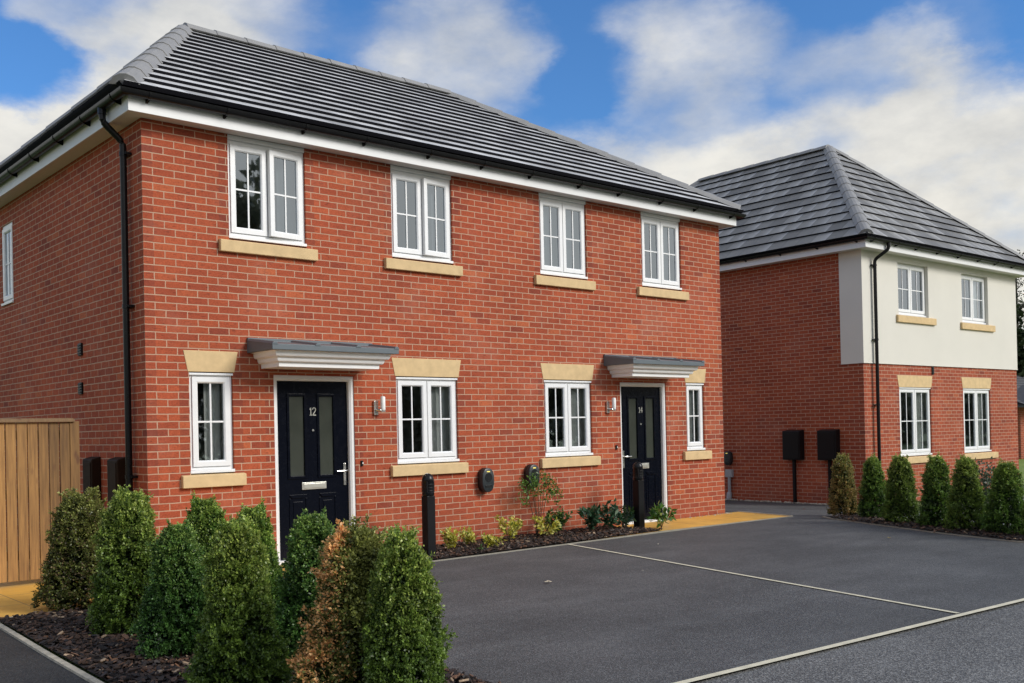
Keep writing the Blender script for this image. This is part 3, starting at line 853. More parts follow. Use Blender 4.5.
for i, (a, b, z) in enumerate(uw):
    window(h1, I4, a+.002, b-.002, 3.502, 4.552, 2, opening=R((6.5, 6, 0, 0)[i]), glass=GLASSUP, drip=False, curtain=('both', 'both', 'full', 'right')[i])
    hb = MB(); hb.box(a+.003, b-.003, .004, .06, 4.553, ZS+.01); hb.build('head_board', UPVC, h1, .002)
    sill(h1, I4, a-.12, b+.118, 3.35, 3.486)
window(h1, MS, sx0+.002, sx1-.002, 3.25, 4.338, 1, rec=.015, glass=GLASSUP, drip=False, curtain='full')
for a, b, t, hr in doors:
    front_door(h1, I4, a, b, 2.066, t, hr)
    dm = MB(); dm.box(a+.1, b-.1, .14, .15, 0, 2.0); dm.build('door_backing', DARKROOM, h1)
for xc in (1.88, 7.365): canopy(h1, I4, xc)
for (y0, z0, z1) in ((1.84, 2.36, 2.50), (1.85, 1.92, 2.055)):                       # flue / air vents in the side wall
    v = MB(); v.M = MS
    xx = D1 - y0 - .1
    v.box(xx, xx+.115, -.022, .01, z0, z1)
    for k in range(4): v.box(xx+.012, xx+.103, -.032, -.021, z0+.018+k*.03, z0+.03+k*.03)
    v.build('vent', BLACKM, h1, .004)
GZ1 = eaves(h1, -.20, -.20, W1+.20, D1+.2, 0, 0, W1, D1, ZS, .19, gh=4.772)
hip_roof(h1, -.275, -.275, W1+.275, D1+.275, 4.80, (1.80, D1/2, 6.87), (6.25, D1/2, 6.89), 'x', 15, TILE1)
downpipe(h1, [(-.26, .34, 4.74), (-.26, .34, 4.60), (-.062, .325, 4.42), (-.062, .325, .05)], (4.30, 2.75, 1.02), (1, 0))
for x, z in ((2.50, 1.065), (6.80, 1.13)):                            # bell pushes
    b = MB(); b.box(x-.014, x+.014, -.018, .004, z-.035, z+.03); b.build('doorbell', BLACKP, h1, .004)
    b2 = MB(); b2.tube([(x+.006, -.018, z), (x+.006, -.024, z)], .009, 12)
    b2.build('push_button', DIFF, h1)

# ================================================================== HOUSE 2
GZH = -.25
H2R = -.0265
h2 = thing('detached_house', 'detached house with cream rendered upper front corner and plain brick side wall', 'house', (14.516, .50, GZH), H2R)
W2, D2 = 6.69, 9.55
z2 = lambda z: z - GZH
ZS2 = z2(4.815); ZR = z2(2.592)
q5 = (1.335, 2.56, z2(3.62), z2(4.70)); q6 = (4.035, 5.275, z2(3.60), z2(4.69))
q7 = (1.322, 2.612, z2(.685), z2(2.118)); q8 = (4.03, 5.315, z2(.675), z2(2.118))
wb = MB()
cells(wb, W2, -.1, ZR+.1, [(q[0], q[1], q[2]-.012, q[3]) for q in (q7, q8)])
# upper front wall, behind the render
MS2 = Matrix.Translation((0, D2, 0)) @ Matrix.Rotation(R(-90), 4, 'Z')
MR2 = Matrix.Translation((W2, 0, 0)) @ Matrix.Rotation(R(90), 4, 'Z'); MB2 = Matrix.Translation((W2, D2, 0)) @ Matrix.Rotation(R(180), 4, 'Z')
wb.M = MS2; cells(wb, D2, -.1, ZS2+.02, [], u0=-D2 + .11)
wb.M = MR2; cells(wb, D2, -.1, ZS2+.02, [], u0=.06)
wb.M = MB2; cells(wb, W2, -.1, ZS2+.02, [])
wb.build('wall', BRICK2, h2)
rp = MB(); PR = .022
rp.M = Matrix.Translation((0, -PR, 0))
cells(rp, W2, ZR, ZS2+.015, [(q[0], q[1], q[2]-.012, q[3]) for q in (q5, q6)], depth=.12, quoin_x0=False, quoin_x1=False)
rp.M = I4
rp.face([(-PR, .482, ZR), (-PR, -PR, ZR), (-PR, -PR, ZS2+.015), (-PR, .482, ZS2+.015)])
rp.face([(0, -PR, ZR), (-PR, -PR, ZR), (-PR, -PR, ZS2+.015), (0, -PR, ZS2+.015)])
rp.face([(-PR, .482, ZR), (.004, .482, ZR), (.004, .482, ZS2+.015), (-PR, .482, ZS2+.015)])
rp.face([(W2, -PR, ZR), (W2+.01, -PR, ZR), (W2+.01, .3, ZR), (W2+.01, .3, ZS2), (W2+.01, -PR, ZS2), (W2, -PR, ZS2)])
rp.box(-PR-.008, W2+.012, -PR-.008, .03, ZR-.012, ZR-.001); rp.box(-PR-.008, .02, .032, .484, ZR-.012, ZR-.001)
rp.build('render_panel', RENDER_, h2)
for q, cu in ((q5, 'none'), (q6, 'mid')):
    window(h2, Matrix.Translation((0, -PR, 0)), q[0]+.003, q[1]-.003, q[2], q[3]-.003, 2, rec=.085, curtain=cu, glass=GLASS, drip=False)
    hb = MB(); hb.box(q[0]+.004, q[1]-.004, .08, .11, q[3], q[3]+.002) if False else None
    sill(h2, Matrix.Translation((0, -PR, 0)), q[0]-.10, q[1]+.24, q[2]-.165, q[2]-.012)
for q, cu in ((q7, 'both'), (q8, 'both')):
    window(h2, I4, q[0]+.003, q[1]-.003, q[2], q[3]-.003, 2, rec=.035, curtain='both')
    lintel(h2, I4, q[0], q[1], q[3], q[3]+.245, .07)
    sill(h2, I4, q[0]-.09, q[1]+.24, q[2]-.155, q[2]-.012)
v = MB(); v.box(2.66, 2.74, -.02, .01, z2(2.40), z2(2.565)); 
for k in range(4): v.box(2.668, 2.732, -.028, -.019, z2(2.42)+k*.035, z2(2.435)+k*.035)
v.build('vent', BLACKP, h2, .003)
eaves(h2, -.272, -.272, W2+.272, D2+.272, 0, 0, W2, D2, ZS2, .20, gh=ZS2+.185)
hip_roof(h2, -.35, -.35, W2+.35, D2+.35, ZS2+.205, (3.345, 2.80, z2(8.00)), (3.345, 6.75, z2(8.00)), 'y', 13, TILE2)
downpipe(h2, [(.47, -.33, ZS2+.16), (.47, -.33, ZS2+.02), (.36, -.085, ZS2-.17), (.36, -.085, .05)], (ZS2-.28, z2(3.05), z2(1.75)), (0, 1))

def h2w(x, y, z=0.0):
    c, s = math.cos(H2R), math.sin(H2R)
    return (14.516 + c*x - s*y, .50 + s*x + c*y, z)

# ================================================================== things on the walls
def ev_charger(name, label, loc, rz, group='charging points on the front wall'):
    """oval car charger; local: wall plane y=0, outward -y, centre at origin"""
    t = thing(name, label, 'car charger', loc, rz, group)
    w, h = .100, .156
    def oval(sx, sz, y, n=40):
        out = []
        for k in range(n):
            a = 2*math.pi*k/n; c, s = math.cos(a), math.sin(a)
            out.append((sx*math.copysign(abs(c)**.80, c), y, sz*math.copysign(abs(s)**.80, s)))
        return out
    b = MB(); b.loft([oval(w*.90, h*.94, .0), oval(w, h, -.02), oval(w, h, -.055), oval(w*.97, h*.975, -.06)]); b.build('back_case', CHARGE2, t, smooth=True)
    c = MB(); c.loft([oval(w*.985, h*.985, -.061), oval(w, h, -.068), oval(w*.99, h*.99, -.095), oval(w*.94, h*.955, -.108), oval(w*.86, h*.9, -.112)]); c.build('front_cover', CHARGE, t, smooth=True)
    r = MB()
    n = 32; zc = .035
    ring = lambda rad, y: [(rad*math.cos(2*math.pi*k/n), y, zc + rad*1.02*math.sin(2*math.pi*k/n)) for k in range(n)]
    r.loft([ring(.056, -.110), ring(.056, -.1155), ring(.047, -.1155), ring(.045, -.1135), ring(.001, -.1135)])
    r.build('socket_ring', CHARGE2, t, smooth=True)
    p = MB(); p.box(-.058, .058, -.1145, -.110, -.095, -.058); p.build('badge_strip', CHARGE2, t, .004)
    l = MB(); l.box(-.025, .025, -.1125, -.109, .104, .114); l.build('indicator_light', LED, t)
    return t
ev1 = ev_charger('wall_charger', 'charcoal oval car charger standing clear of the plants beside the bollard light', (4.315, .001, .78), 0)
ev2 = copy_tree(ev1); ev2.location = (5.105, .001, .795)
ev2['label'] = 'charcoal oval car charger with a leafy shrub reaching up to its lower edge'
ev3 = copy_tree(ev1); x, y, z = h2w(-.001, 3.34); ev3.location = (x, y, .675); ev3.rotation_euler = (0, 0, H2R - math.pi/2)
ev3['label'] = 'black car charger above a grey conduit on the neighbouring side wall'; ev3['group'] = 'chargers on the side wall'

def wall_light(label, loc):
    t = thing('wall_light', label, 'wall light', loc, 0, 'lights beside the doors')
    b = MB(); b.box(-.055, .0, -.03, .001, -.115, .05); b.tube([(-.028, -.03, -.06), (.0, -.075, -.06), (.03, -.08, -.055)], .016, 10); b.build('bracket', CHROME, t, .004)
    d = MB(); d.lathe((.03, -.085, -.065), [(.020, 0), (.029, .008), (.029, .155), (.022, .165)], 20); d.build('diffuser', DIFF, t, smooth=True)
    c = MB(); c.lathe((.03, -.085, -.085), [(.012, 0), (.031, .006), (.031, .0195)], 20); c.build('lamp_cup', CHROME, t, smooth=True)
    return t
wlA = wall_light('steel wall light with white tube between door 12 and the window', (2.725, 0, 1.735))
wlB = copy_tree(wlA); wlB.location = (6.655, 0, 1.735); wlB['label'] = 'steel wall light with white tube left of the farther black door'

def meter_box(name, label, loc, rz, w, h, d, mat, post=None, group=None):
    t = thing(name, label, 'meter box', loc, rz, group)
    b = MB(); b.loft([[(x, .001, 0), (x, -d, 0), (x, -d, h - .03), (x, .001, h)] for x in (-w/2, w/2)]); b.build('box', mat, t, .012)
    dr = MB(); dr.box(-w/2+.03, w/2-.03, -d-.008, -d+.002, .03, h-.06); dr.build('door', mat, t, .004)
    k = MB(); k.tube([(w/2-.06, -d-.008, h*.5), (w/2-.06, -d-.016, h*.5)], .012, 10); k.build('lock', mat, t)
    if post is not None:
        p = MB(); p.box(-.03+post, .03+post, -.055, .001, -.93, .002); p.box(-.04+post, .04+post, -.06, .001, -.93, -.88)
        p.build('service_duct', mat, t, .004)
    return t
for y, lab in ((1.46, 'dark brown meter box on the side wall, nearer the wooden gate'), (.70, 'dark brown meter box on the side wall, right behind the black downpipe')):
    meter_box('meter_box', lab, (-.001, y, .42), -math.pi/2, .30, .80, .10, BROWNP, group='brown meter boxes on the side wall')
for y, lab, po in ((1.61, 'black meter box on the neighbouring side wall, the farther back of the pair', -.03), (.77, 'black meter box on the neighbouring side wall, behind the yellowing shrub', -.02)):
    x, yy, _ = h2w(-.001, y)
    meter_box('wall_meter_box', lab, (x, yy, .655), H2R - math.pi/2, .43, .63, .17, BLACKM, po, 'black meter boxes on the neighbouring wall')
x, yy, _ = h2w(-.001, 3.33)
jt = thing('junction_box', 'small grey junction box with conduit running down to the ground', 'junction box', (x, yy, -.25), H2R - math.pi/2)
b = MB(); b.box(-.09, .09, -.085, .001, .50, .67); b.build('box', GREYP, jt, .01)
b = MB(); b.tube([(.0, -.045, .505), (.0, -.045, .16)], .035, 12); b.tube([(.0, -.045, .16), (.0, -.06, .12), (.0, -.075, .0)], [.05, .06, .055], 12); b.build('conduit', GREYP, jt, smooth=True)

# ================================================================== gate
gt = thing('wooden_gate', 'tall close-boarded softwood gate panel at the left of the brick side wall', 'gate', (-.46, .60, 0))
b = MB(); x = -.092; i = 0
while x > -2.6:
    j = random.uniform(-.003, .003)
    b.box(x-.095, x-.003, -.012+j, .010+j, .05, 1.585); x -= .1
b.build('board_panel', WOOD, gt, .003)
b = MB()
for z in (.25, .85, 1.42): b.box(-2.6, -.09, .012, .055, z, z+.09)
b.build('rail', WOOD2, gt, .003)
b = MB(); b.box(-.092, -.0, -.02, .075, .0, 1.595); b.build('post', WOOD, gt, .004)
b = MB(); b.loft([[(x, -.045, 1.588), (x, .055, 1.588), (x, .055, 1.612), (x, .005, 1.628), (x, -.045, 1.612)] for x in (-2.6, -.05)]); b.build('capping_rail', WOOD2, gt, .003)

# ================================================================== ground
g = sheet('ground', [(-300,-300),(500,-300),(500,400),(-300,400)], -.030, ROUGHG)
LB0, LB1 = (-40., -3.61), (60., -10.40)       # the pale line across the mouth of the drive
def lineB(x): return -6.37 - (x - .47)*(.26/3.82)
sheet('road', [(-60, lineB(-60)), (90, lineB(90)), (90, lineB(90)-7.5), (-60, lineB(-60)-7.5)], -.012, ASPHC)
sheet('driveway', [(-.35, lineB(-.35)+.03), (8.3, lineB(8.3)+.03), (8.12, -5.0), (9.0, -2.95), (9.60, -1.72), (14.0, -.35), (14.47, .48), (14.72, 9.8), (9.72, 9.8), (9.72, .1), (9.45, -1.10), (2.55, -1.08), (.25, -1.25)], -.004, ASPH)
sheet('footpath', [(-3.7, lineB(-3.7)+.02), (-1.93, lineB(-1.93)+.02), (-1.74, -1.30), (-2.0, .2), (-3.7, .6)], -.006, ASPHD)
sheet('side_alley', [(9.32, .04), (9.72, .06), (9.72, 9.8), (9.32, 9.8)], -.0045, ASPHD)
sheet('garden_path', [(-3.3, 3.5), (-3.3, .55), (-1.72, -1.28), (2.5, -1.13), (2.5, -.9), (9.45, -1.10), (9.72, .05), (9.315, .02), (9.315, -.02), (-.02, -.02), (-.02, 3.5)], .004, PAVING)
sheet('grey_pavement', [(9.55, -4.55), (9.98, -3.15), (10.55, -2.1), (13.9, -.75), (14.0, -.6), (20.9, -.8), (22.5, -1.7), (14.2, -1.7), (11.4, -2.8), (10.6, -4.6), (9.9, -7.0), (9.0, -7.0)], .002, PATHG)
sheet('lawn', [(10.62, -4.6), (11.42, -2.8), (14.2, -1.72), (22.5, -1.72), (40, -2.6), (40, 9), (21.4, 9), (21.4, 1), (48, 14), (60, 5), (60, -9.5), (10.4, -6.6)] if False else
      [(10.0, -6.9), (10.62, -4.6), (11.42, -2.8), (14.2, -1.72), (22.6, -1.72), (22.6, 14), (45, 22), (70, 12), (70, -10.5), (14, -7.2)], -.002, GRASS)
sheet('estate_road', [(37, 14.8), (45, 5.0), (70, -3.0), (70, 1.5), (50, 8.2), (41, 16.5)], .006, PATHG)
sheet('planting_bed', [(-1.72, -1.32), (.22, -1.27), (-.38, lineB(-.38)+.1), (-1.90, lineB(-1.9)+.1)], .012, SOIL)
sheet('front_bed', [(2.55, -1.04), (6.62, -.98), (6.55, -.02), (2.52, -.02)], .014, SOIL)
sheet('hedge_bed', [(9.46, -1.78), (8.95, -2.88), (8.48, -3.93), (8.10, -5.02), (7.95, -6.3), (9.0, -6.7), (9.55, -4.55), (10.0, -3.15), (10.55, -2.12), (10.2, -1.55)], .012, SOIL)
strip('bed_edging', [(-1.755, -1.30), (-1.83, -3.0), (-1.93, lineB(-1.93)+.05)], .042, .0, .010, EDGING)
strip('path_edging', [(-1.72, -1.285), (.25, -1.24), (2.5, -1.10)], .045, .004, .010, EDGING)
strip('front_edging', [(2.5, -1.085), (4.7, -1.075), (6.65, -1.02), (9.47, -1.13)], .028, .0, .007, KERBM)
strip('end_edging', [(9.47, -1.13), (9.72, .05)], .035, .0, .014, EDGING)
strip('hedge_edging', [(9.72, -1.50), (9.45, -1.80), (8.93, -2.90), (8.46, -3.95), (8.08, -5.04), (7.93, -6.35)], .026, .0, .010, KERBM)
# parking lines: narrow pale setts laid flush
def flat(name, a, b, w, off):
    d = Vector((b[0]-a[0], b[1]-a[1])).normalized(); n = Vector((-d.y, d.x))*w/2
    return sheet(name, [(a[0]+n.x, a[1]+n.y), (a[0]-n.x, a[1]-n.y), (b[0]-n.x, b[1]-n.y), (b[0]+n.x, b[1]+n.y)], off, LINEM)
flat('bay_line', (4.73, -1.12), (3.42, -6.52), .042, .003)
flat('kerb_line', (-6, lineB(-6)), (40, lineB(40)), .054, .005)

# pale pebbles along the foot of the neighbouring wall
def pebbles(name, pts, n, spread, s, seed):
    rng = np.random.default_rng(seed); mb = MB()
    for i in range(n):
        f = rng.uniform(0, len(pts)-1); k = int(f); f -= k
        x = pts[k][0]*(1-f) + pts[k+1][0]*f + rng.normal(0, spread); y = pts[k][1]*(1-f) + pts[k+1][1]*f + rng.normal(0, spread)
        r = s*rng.uniform(.5, 1.4); z = gz(x)
        a = rng.uniform(0, 6.28)
        ring = lambda rr, zz: [(x + rr*math.cos(a + t*1.047), y + rr*.75*math.sin(a + t*1.047), z + zz) for t in range(6)]
        mb.loft([ring(r*.8, -.005), ring(r, r*.35), ring(r*.55, r*.85)])
    o = mb.build(name, EDGING); o['kind'] = 'stuff'; return tag(o, 'pale pebbles scattered along the foot of a brick wall', 'pebbles')
c2 = [h2w(-.10, y)[:2] for y in (5.0, 3.0, 1.0, .0)]
pebbles('wall_pebbles', c2, 420, .04, .022, 3)
o = pebbles('corner_pebbles', [(8.0, -.06), (9.28, -.06), (9.36, -.02), (9.37, .5)], 90, .02, .012, 4)
o['label'] = 'small pale pebbles scattered along the house wall beside the buff paving'

# ------------------------------------------------------------------ bark mulch
def inside(poly, x, y):
    c = False; j = len(poly) - 1
    for i in range(len(poly)):
        (xi, yi), (xj, yj) = poly[i], poly[j]
        if (yi > y) != (yj > y) and x < (xj-xi)*(y-yi)/(yj-yi) + xi: c = not c
        j = i
    return c
def mulch(name, poly, n, z0, size, label, seed):
    rng = np.random.default_rng(seed)
    xs = [p[0] for p in poly]; ys = [p[1] for p in poly]
    pts = []
    while len(pts) < n:
        x, y = rng.uniform(min(xs), max(xs)), rng.uniform(min(ys), max(ys))
        if inside(poly, x, y): pts.append((x, y))
    V, F, Cc = [], [], []
    for (x, y) in pts:
        l = size*rng.uniform(.5, 1.6); w = l*rng.uniform(.25, .6); th = l*rng.uniform(.08, .2)
        M = Matrix.Translation((x, y, gz(x) + z0 + rng.uniform(.0, .022))) @ Matrix.Rotation(rng.uniform(0, 6.28), 4, 'Z') @ Matrix.Rotation(rng.normal(0, .35), 4, 'X') @ Matrix.Rotation(rng.normal(0, .35), 4, 'Y')
        q = [(-l/2, -w*.3), (-l*.2, -w/2), (l*.42, -w*.4), (l/2, w*.2), (l*.1, w/2), (-l*.4, w*.4)]
        k = len(V)
        for zz in (0, th): V += [tuple(M @ Vector((a, b, zz))) for a, b in q]
        F.append([k+6+i for i in range(6)])
        for i in range(6): F.append([k+i, k+(i+1)%6, k+6+(i+1)%6, k+6+i])
        u = rng.uniform()
        col = np.array((.020,.012,.009)) if u < .48 else np.array((.050,.026,.015)) if u < .82 else np.array((.13,.065,.035)) if u < .97 else np.array((.34,.24,.15))
        Cc += [(*(col*rng.uniform(.6, 1.4)), 1)]*12
    me = bpy.data.meshes.new(name); me.from_pydata(V, [], F)
    at = me.color_attributes.new('Col', 'FLOAT_COLOR', 'POINT'); at.data.foreach_set('color', [c for q in Cc for c in q])
    me.materials.append(BARKM)
    o = link_mesh(name, me); o['kind'] = 'stuff'; return tag(o, label, 'bark mulch')
mulch('bark_mulch', [(-1.72, -1.33), (.2, -1.28), (-.4, -6.2), (-1.90, -6.2)], 9500, .012, .043, 'dark bark chips covering the bed under the left clipped shrubs', 5)
mulch('bark_mulch', [(2.56, -1.05), (6.62, -1.0), (6.5, -.03), (2.52, -.03)], 4200, .014, .042, 'dark bark chips covering the bed below the front wall', 6)
mulch('bark_mulch', [(9.44, -1.80), (8.93, -2.88), (8.46, -3.93), (8.10, -5.02), (7.98, -6.2), (8.9, -6.3), (9.5, -4.55), (9.95, -3.15), (10.2, -1.6)], 3200, .012, .043, 'dark bark chips along the row of clipped shrubs on the right', 8)

# ================================================================== clipped shrubs
PALS = dict(deep=((.052,.122,.024), (.165,.31,.046), (.47,.58,.11)),
            mid=((.067,.130,.022), (.215,.335,.05), (.55,.62,.14)),
            olive=((.078,.098,.024), (.225,.255,.055), (.45,.46,.125)),
            blue=((.042,.112,.027), (.115,.26,.05), (.37,.49,.11)))
SH = {}
def shrub_kind(key, H, R0, R1, ns, pal, seed, **kw):
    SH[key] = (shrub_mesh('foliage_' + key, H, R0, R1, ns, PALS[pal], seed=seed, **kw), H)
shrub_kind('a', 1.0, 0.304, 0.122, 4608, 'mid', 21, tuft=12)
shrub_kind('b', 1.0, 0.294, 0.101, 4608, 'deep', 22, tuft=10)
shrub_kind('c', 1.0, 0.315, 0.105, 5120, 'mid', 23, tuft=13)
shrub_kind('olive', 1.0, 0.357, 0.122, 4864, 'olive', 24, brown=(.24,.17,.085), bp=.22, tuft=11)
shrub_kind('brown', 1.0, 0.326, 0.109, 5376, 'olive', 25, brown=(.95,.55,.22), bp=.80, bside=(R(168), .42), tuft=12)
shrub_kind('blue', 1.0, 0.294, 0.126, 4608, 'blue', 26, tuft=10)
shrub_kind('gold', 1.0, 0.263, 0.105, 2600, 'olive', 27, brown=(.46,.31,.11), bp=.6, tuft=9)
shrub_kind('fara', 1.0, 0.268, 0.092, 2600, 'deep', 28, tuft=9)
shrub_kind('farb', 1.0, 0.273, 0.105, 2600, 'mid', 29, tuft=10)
SHSTEM = shrub_stem(1.0)
stem_me = SHSTEM.build('stem', STEM, None); stem_mesh = stem_me.data; bpy.data.objects.remove(stem_me)
def shrub(key, x, y, h, w, rz, label, group):
    t = thing('clipped_shrub', label, 'shrub', (x, y, gz(x) + .015), R(rz), group)
    t.scale = (w, w, h)
    link_mesh('foliage', SH[key][0], t); link_mesh('stem', stem_mesh, t)
    return t
GL = 'clipped box shrubs in the left bed'
LEFT = [('olive', -1.03, -1.20, .90, 1.00, 40, 'olive green clipped shrub nearest the wooden gate with dead brown leaves'),
        ('a', -1.15, -2.58, .96, .90, 100, 'bright green clipped shrub in front of the black downpipe, second from the gate'),
        ('blue', -1.22, -3.60, .79, .76, 10, 'dark green clipped shrub with rounded top, third along the bed edge'),
        ('b', -.69, -2.85, .89, .88, 70, 'green clipped shrub half hidden under the small window sill'),
        ('c', -1.35, -4.73, .87, .81, 200, 'tall green clipped shrub in the foreground, left of the black door'),
        ('b', -.65, -3.52, .86, .84, 250, 'dark green clipped shrub behind the others at the left edge of door 12'),
        ('blue', -.68, -4.40, .85, .84, 150, 'narrow dark green clipped shrub left of the orange one'),
        ('brown', -1.035, -5.43, .86, .97, 0, 'half dead clipped shrub with orange brown leaves in front of the black door'),
        ('c', -.955, -5.745, .85, .75, 320, 'green clipped shrub at the right end of the left bed, beside the asphalt')]
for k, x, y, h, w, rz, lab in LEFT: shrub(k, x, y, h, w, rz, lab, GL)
GR = 'clipped box shrubs along the right bed'
RIGHT = [('gold', 10.07, -1.64, 0.874, 0.846, 30, 'yellow brown dying shrub at the left end of the right row'),
         ('fara', 9.82, -2.28, 0.846, 0.810, 80, 'dark green shrub with pointed top, right of the yellow brown one'),
         ('farb', 9.37, -2.94, 0.865, 0.846, 130, 'bright green bushy shrub in front of the neighbouring corner window sill'),
         ('fara', 9.17, -3.56, 0.874, 0.874, 190, 'dark green shrub just right of the gap in the right row'),
         ('farb', 8.93, -4.06, 0.865, 0.892, 250, 'green shrub with a leafy spike on top below the farther window'),
         ('fara', 8.82, -4.60, 0.818, 0.938, 300, 'broad dark green shrub with rounded top near the right edge'),
         ('farb', 8.56, -5.14, 0.799, 0.874, 20, 'green shrub cut off by the right edge of the photo')]
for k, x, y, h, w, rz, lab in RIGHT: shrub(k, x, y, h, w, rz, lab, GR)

# ================================================================== small bed plants
def tuft_mesh(name, n, rad, H, leaf, pal, seed, asp=.5, spread=.8, stems=7):
    rng = np.random.default_rng(seed)
    P, D, S, C = [], [], [], []
    for s in range(stems):
        a = rng.uniform(0, 6.28); out = rng.uniform(.2, 1.0)*rad
        top = np.array([out*math.cos(a), out*math.sin(a), H*rng.uniform(.55, 1.0)])
        m = n // stems
        f = rng.uniform(.15, 1, m)**.7
        p = top[None]*f[:,None]*np.array([1, 1, 1]) + rng.normal(0, .012, (m, 3))
        d = unit(rng.normal(0, 1, (m, 3))*spread + np.array([math.cos(a)*.4, math.sin(a)*.4, .55]))
        w = rng.uniform(0, 1, m)
        c = np.where((w < .5)[:,None], np.array(pal[0])[None], np.where((w < .85)[:,None], np.array(pal[1])[None], np.array(pal[2])[None]))*rng.uniform(.7, 1.3, (m, 1))
        P.append(p); D.append(d); S.append(rng.uniform(.6, 1.25, m)*leaf); C.append(c)
    P, D, S, C = map(np.concatenate, (P, D, S, C)); P[:,2] = np.maximum(P[:,2], .01)
    return leaf_mesh(name, P, D, side(D, rng), S, C, LEAF, asp)
def stems_mesh(n, rad, H, seed, r=.004):
    rr = random.Random(seed); mb = MB()
    for k in range(n):
        a = rr.uniform(0, 6.28); o = rr.uniform(.3, 1)*rad; h = H*rr.uniform(.7, 1)
        mb.tube([(0,0,-.02), (o*.35*math.cos(a), o*.35*math.sin(a), h*.5), (o*math.cos(a), o*math.sin(a), h)], [r, r*.8, r*.4], 5)
    return mb
YEL = ((.50,.46,.05), (.78,.74,.22), (.16,.26,.04))
GRN = ((.030,.080,.018), (.07,.14,.03), (.16,.24,.05))
DRK = ((.020,.065,.026), (.045,.11,.05), (.15,.22,.13))
def plant(name, label, x, y, rad, H, leaf, pal, n, seed, group=None, asp=.5, stems=7, spread=.8):
    t = thing(name, label, 'plant', (x, y, .03), 0, group)
    link_mesh('leaves', tuft_mesh('plant_leaves', n, rad, H, leaf, pal, seed, asp, spread, stems), t)
    stems_mesh(stems, rad*.8, H*.8, seed).build('stem', STEM, t)
    return t
GY = 'yellow variegated plants in the front bed'
plant('variegated_plant', 'yellow leaved plant right beside the nearer bollard light', 3.30, -.62, .17, .25, .05, YEL, 380, 31, GY)
plant('variegated_plant', 'small yellow leaved plant against the wall left of the nearer charger', 3.74, -.46, .15, .20, .05, YEL, 260, 32, GY)
plant('variegated_plant', 'lowest yellow leaved plant nearest the bed edging', 3.78, -.78, .15, .15, .05, YEL, 220, 33, GY)
plant('variegated_plant', 'largest yellow leaved plant directly below the chargers', 4.33, -.46, .24, .33, .05, YEL, 560, 34, GY, stems=9)
plant('variegated_plant', 'yellow leaved plant below the farther charger and its climbing shrub', 4.95, -.45, .23, .25, .05, YEL, 420, 35, GY)
plant('green_plant', 'bushy green plant right of the yellow leaved plants', 5.18, -.36, .24, .34, .06, GRN, 520, 36, stems=9)
plant('broadleaf_plant', 'dark green broad leaved plant below the second window', 5.78, -.46, .25, .36, .095, DRK, 230, 37, 'dark green plants by the farther door', .42)
plant('broadleaf_plant', 'dark green plant with a tall reddish shoot left of the farther door', 6.14, -.50, .23, .42, .085, DRK, 240, 38, 'dark green plants by the farther door', .42)
plant('broadleaf_plant', 'low dark green plant just left of the farther bollard light', 6.40, -.50, .20, .30, .08, DRK, 180, 39, 'dark green plants by the farther door', .42)
plant('broadleaf_plant', 'short green plant at the foot of the farther bollard light', 6.52, -.42, .17, .28, .07, GRN, 150, 40, 'dark green plants by the farther door', .42)
plant('fresh_plant', 'light green leafy plant spilling over the buff paving', 6.84, -.78, .25, .29, .10, ((.05,.14,.02), (.12,.24,.04), (.36,.40,.12)), 150, 41, None, .4, 8)
plant('weed', 'small pale green weed growing at the bed edging', 3.44, -1.0, .05, .08, .035, GRN, 24, 42, None, .5, 4)
# loose climbing shrub that reaches the farther charger
cs = thing('climbing_shrub', 'tall thin shrub with arching leafy stems in front of the farther charger', 'shrub', (4.98, -.26, .02))
rng = np.random.default_rng(51); mb = MB(); P, D, S, C = [], [], [], []
for (dx, top, arch) in ((-.22, .74, -.10), (-.05, .80, .06), (.12, .82, .16), (.30, .76, .22), (.02, .66, -.2), (.36, .60, .12), (.20, .70, .28)):
    pts = [Vector((0, 0, 0)).lerp(Vector((dx*.7, .02, top*.95)), f) + Vector((math.sin(f*5)*.015, 0, 0)) for f in np.linspace(0, 1, 7)]
    e = pts[-1]
    pts += [e + Vector((arch*f, -.04*f, .05*math.sin(f*3.0) - .20*f*f)) for f in np.linspace(.2, 1, 6)]
    mb.tube(pts, [.0045]*4 + [.0035]*4 + [.0025]*5, 5)
    for p in pts[5:]:
        m = 12
        q = np.array(p)[None] + rng.normal(0, .028, (m, 3)); P.append(q)
        D.append(unit(rng.normal(0, .8, (m, 3)) + np.array([0, 0, -.15]))); S.append(rng.uniform(.028, .055, m)); C.append(np.array((.085,.18,.035))[None]*rng.uniform(.6, 1.9, (m, 1))*np.array([1.05, 1, .9]))
    for p in pts[1:5]:
        m = 2; P.append(np.array(p)[None] + rng.normal(0, .02, (m, 3))); D.append(unit(rng.normal(0, 1, (m, 3)))); S.append(rng.uniform(.02, .035, m)); C.append(np.tile((.12,.09,.03), (m, 1)))
P, D, S, C = map(np.concatenate, (P, D, S, C))
link_mesh('leaves', leaf_mesh('climber_leaves', P, D, side(D, rng), S, C, LEAF, .45), cs)
mb.build('stem', STEM, cs)
# low shrubs behind the right row
def bush(x, y, r, h, pal, seed, label):
    t = thing('low_bush', label, 'shrub', (x, y, gz(x)), 0, 'low bushes by the neighbouring front wall')
    link_mesh('foliage', tuft_mesh('bush_leaves', 1500, r, h, .06, pal, seed, .5, 1.0, 60), t)
    stems_mesh(7, r*.7, h*.8, seed, .007).build('stem', STEM, t); return t
GB = ((.045,.075,.04), (.10,.13,.085), (.22,.24,.18))
bush(11.6, -3.05, .34, .95, GB, 61, 'loose grey green bush behind the gap in the right row')
bush(12.3, -4.05, .40, .72, GB, 62, 'grey green bush beside the grass at the right edge')

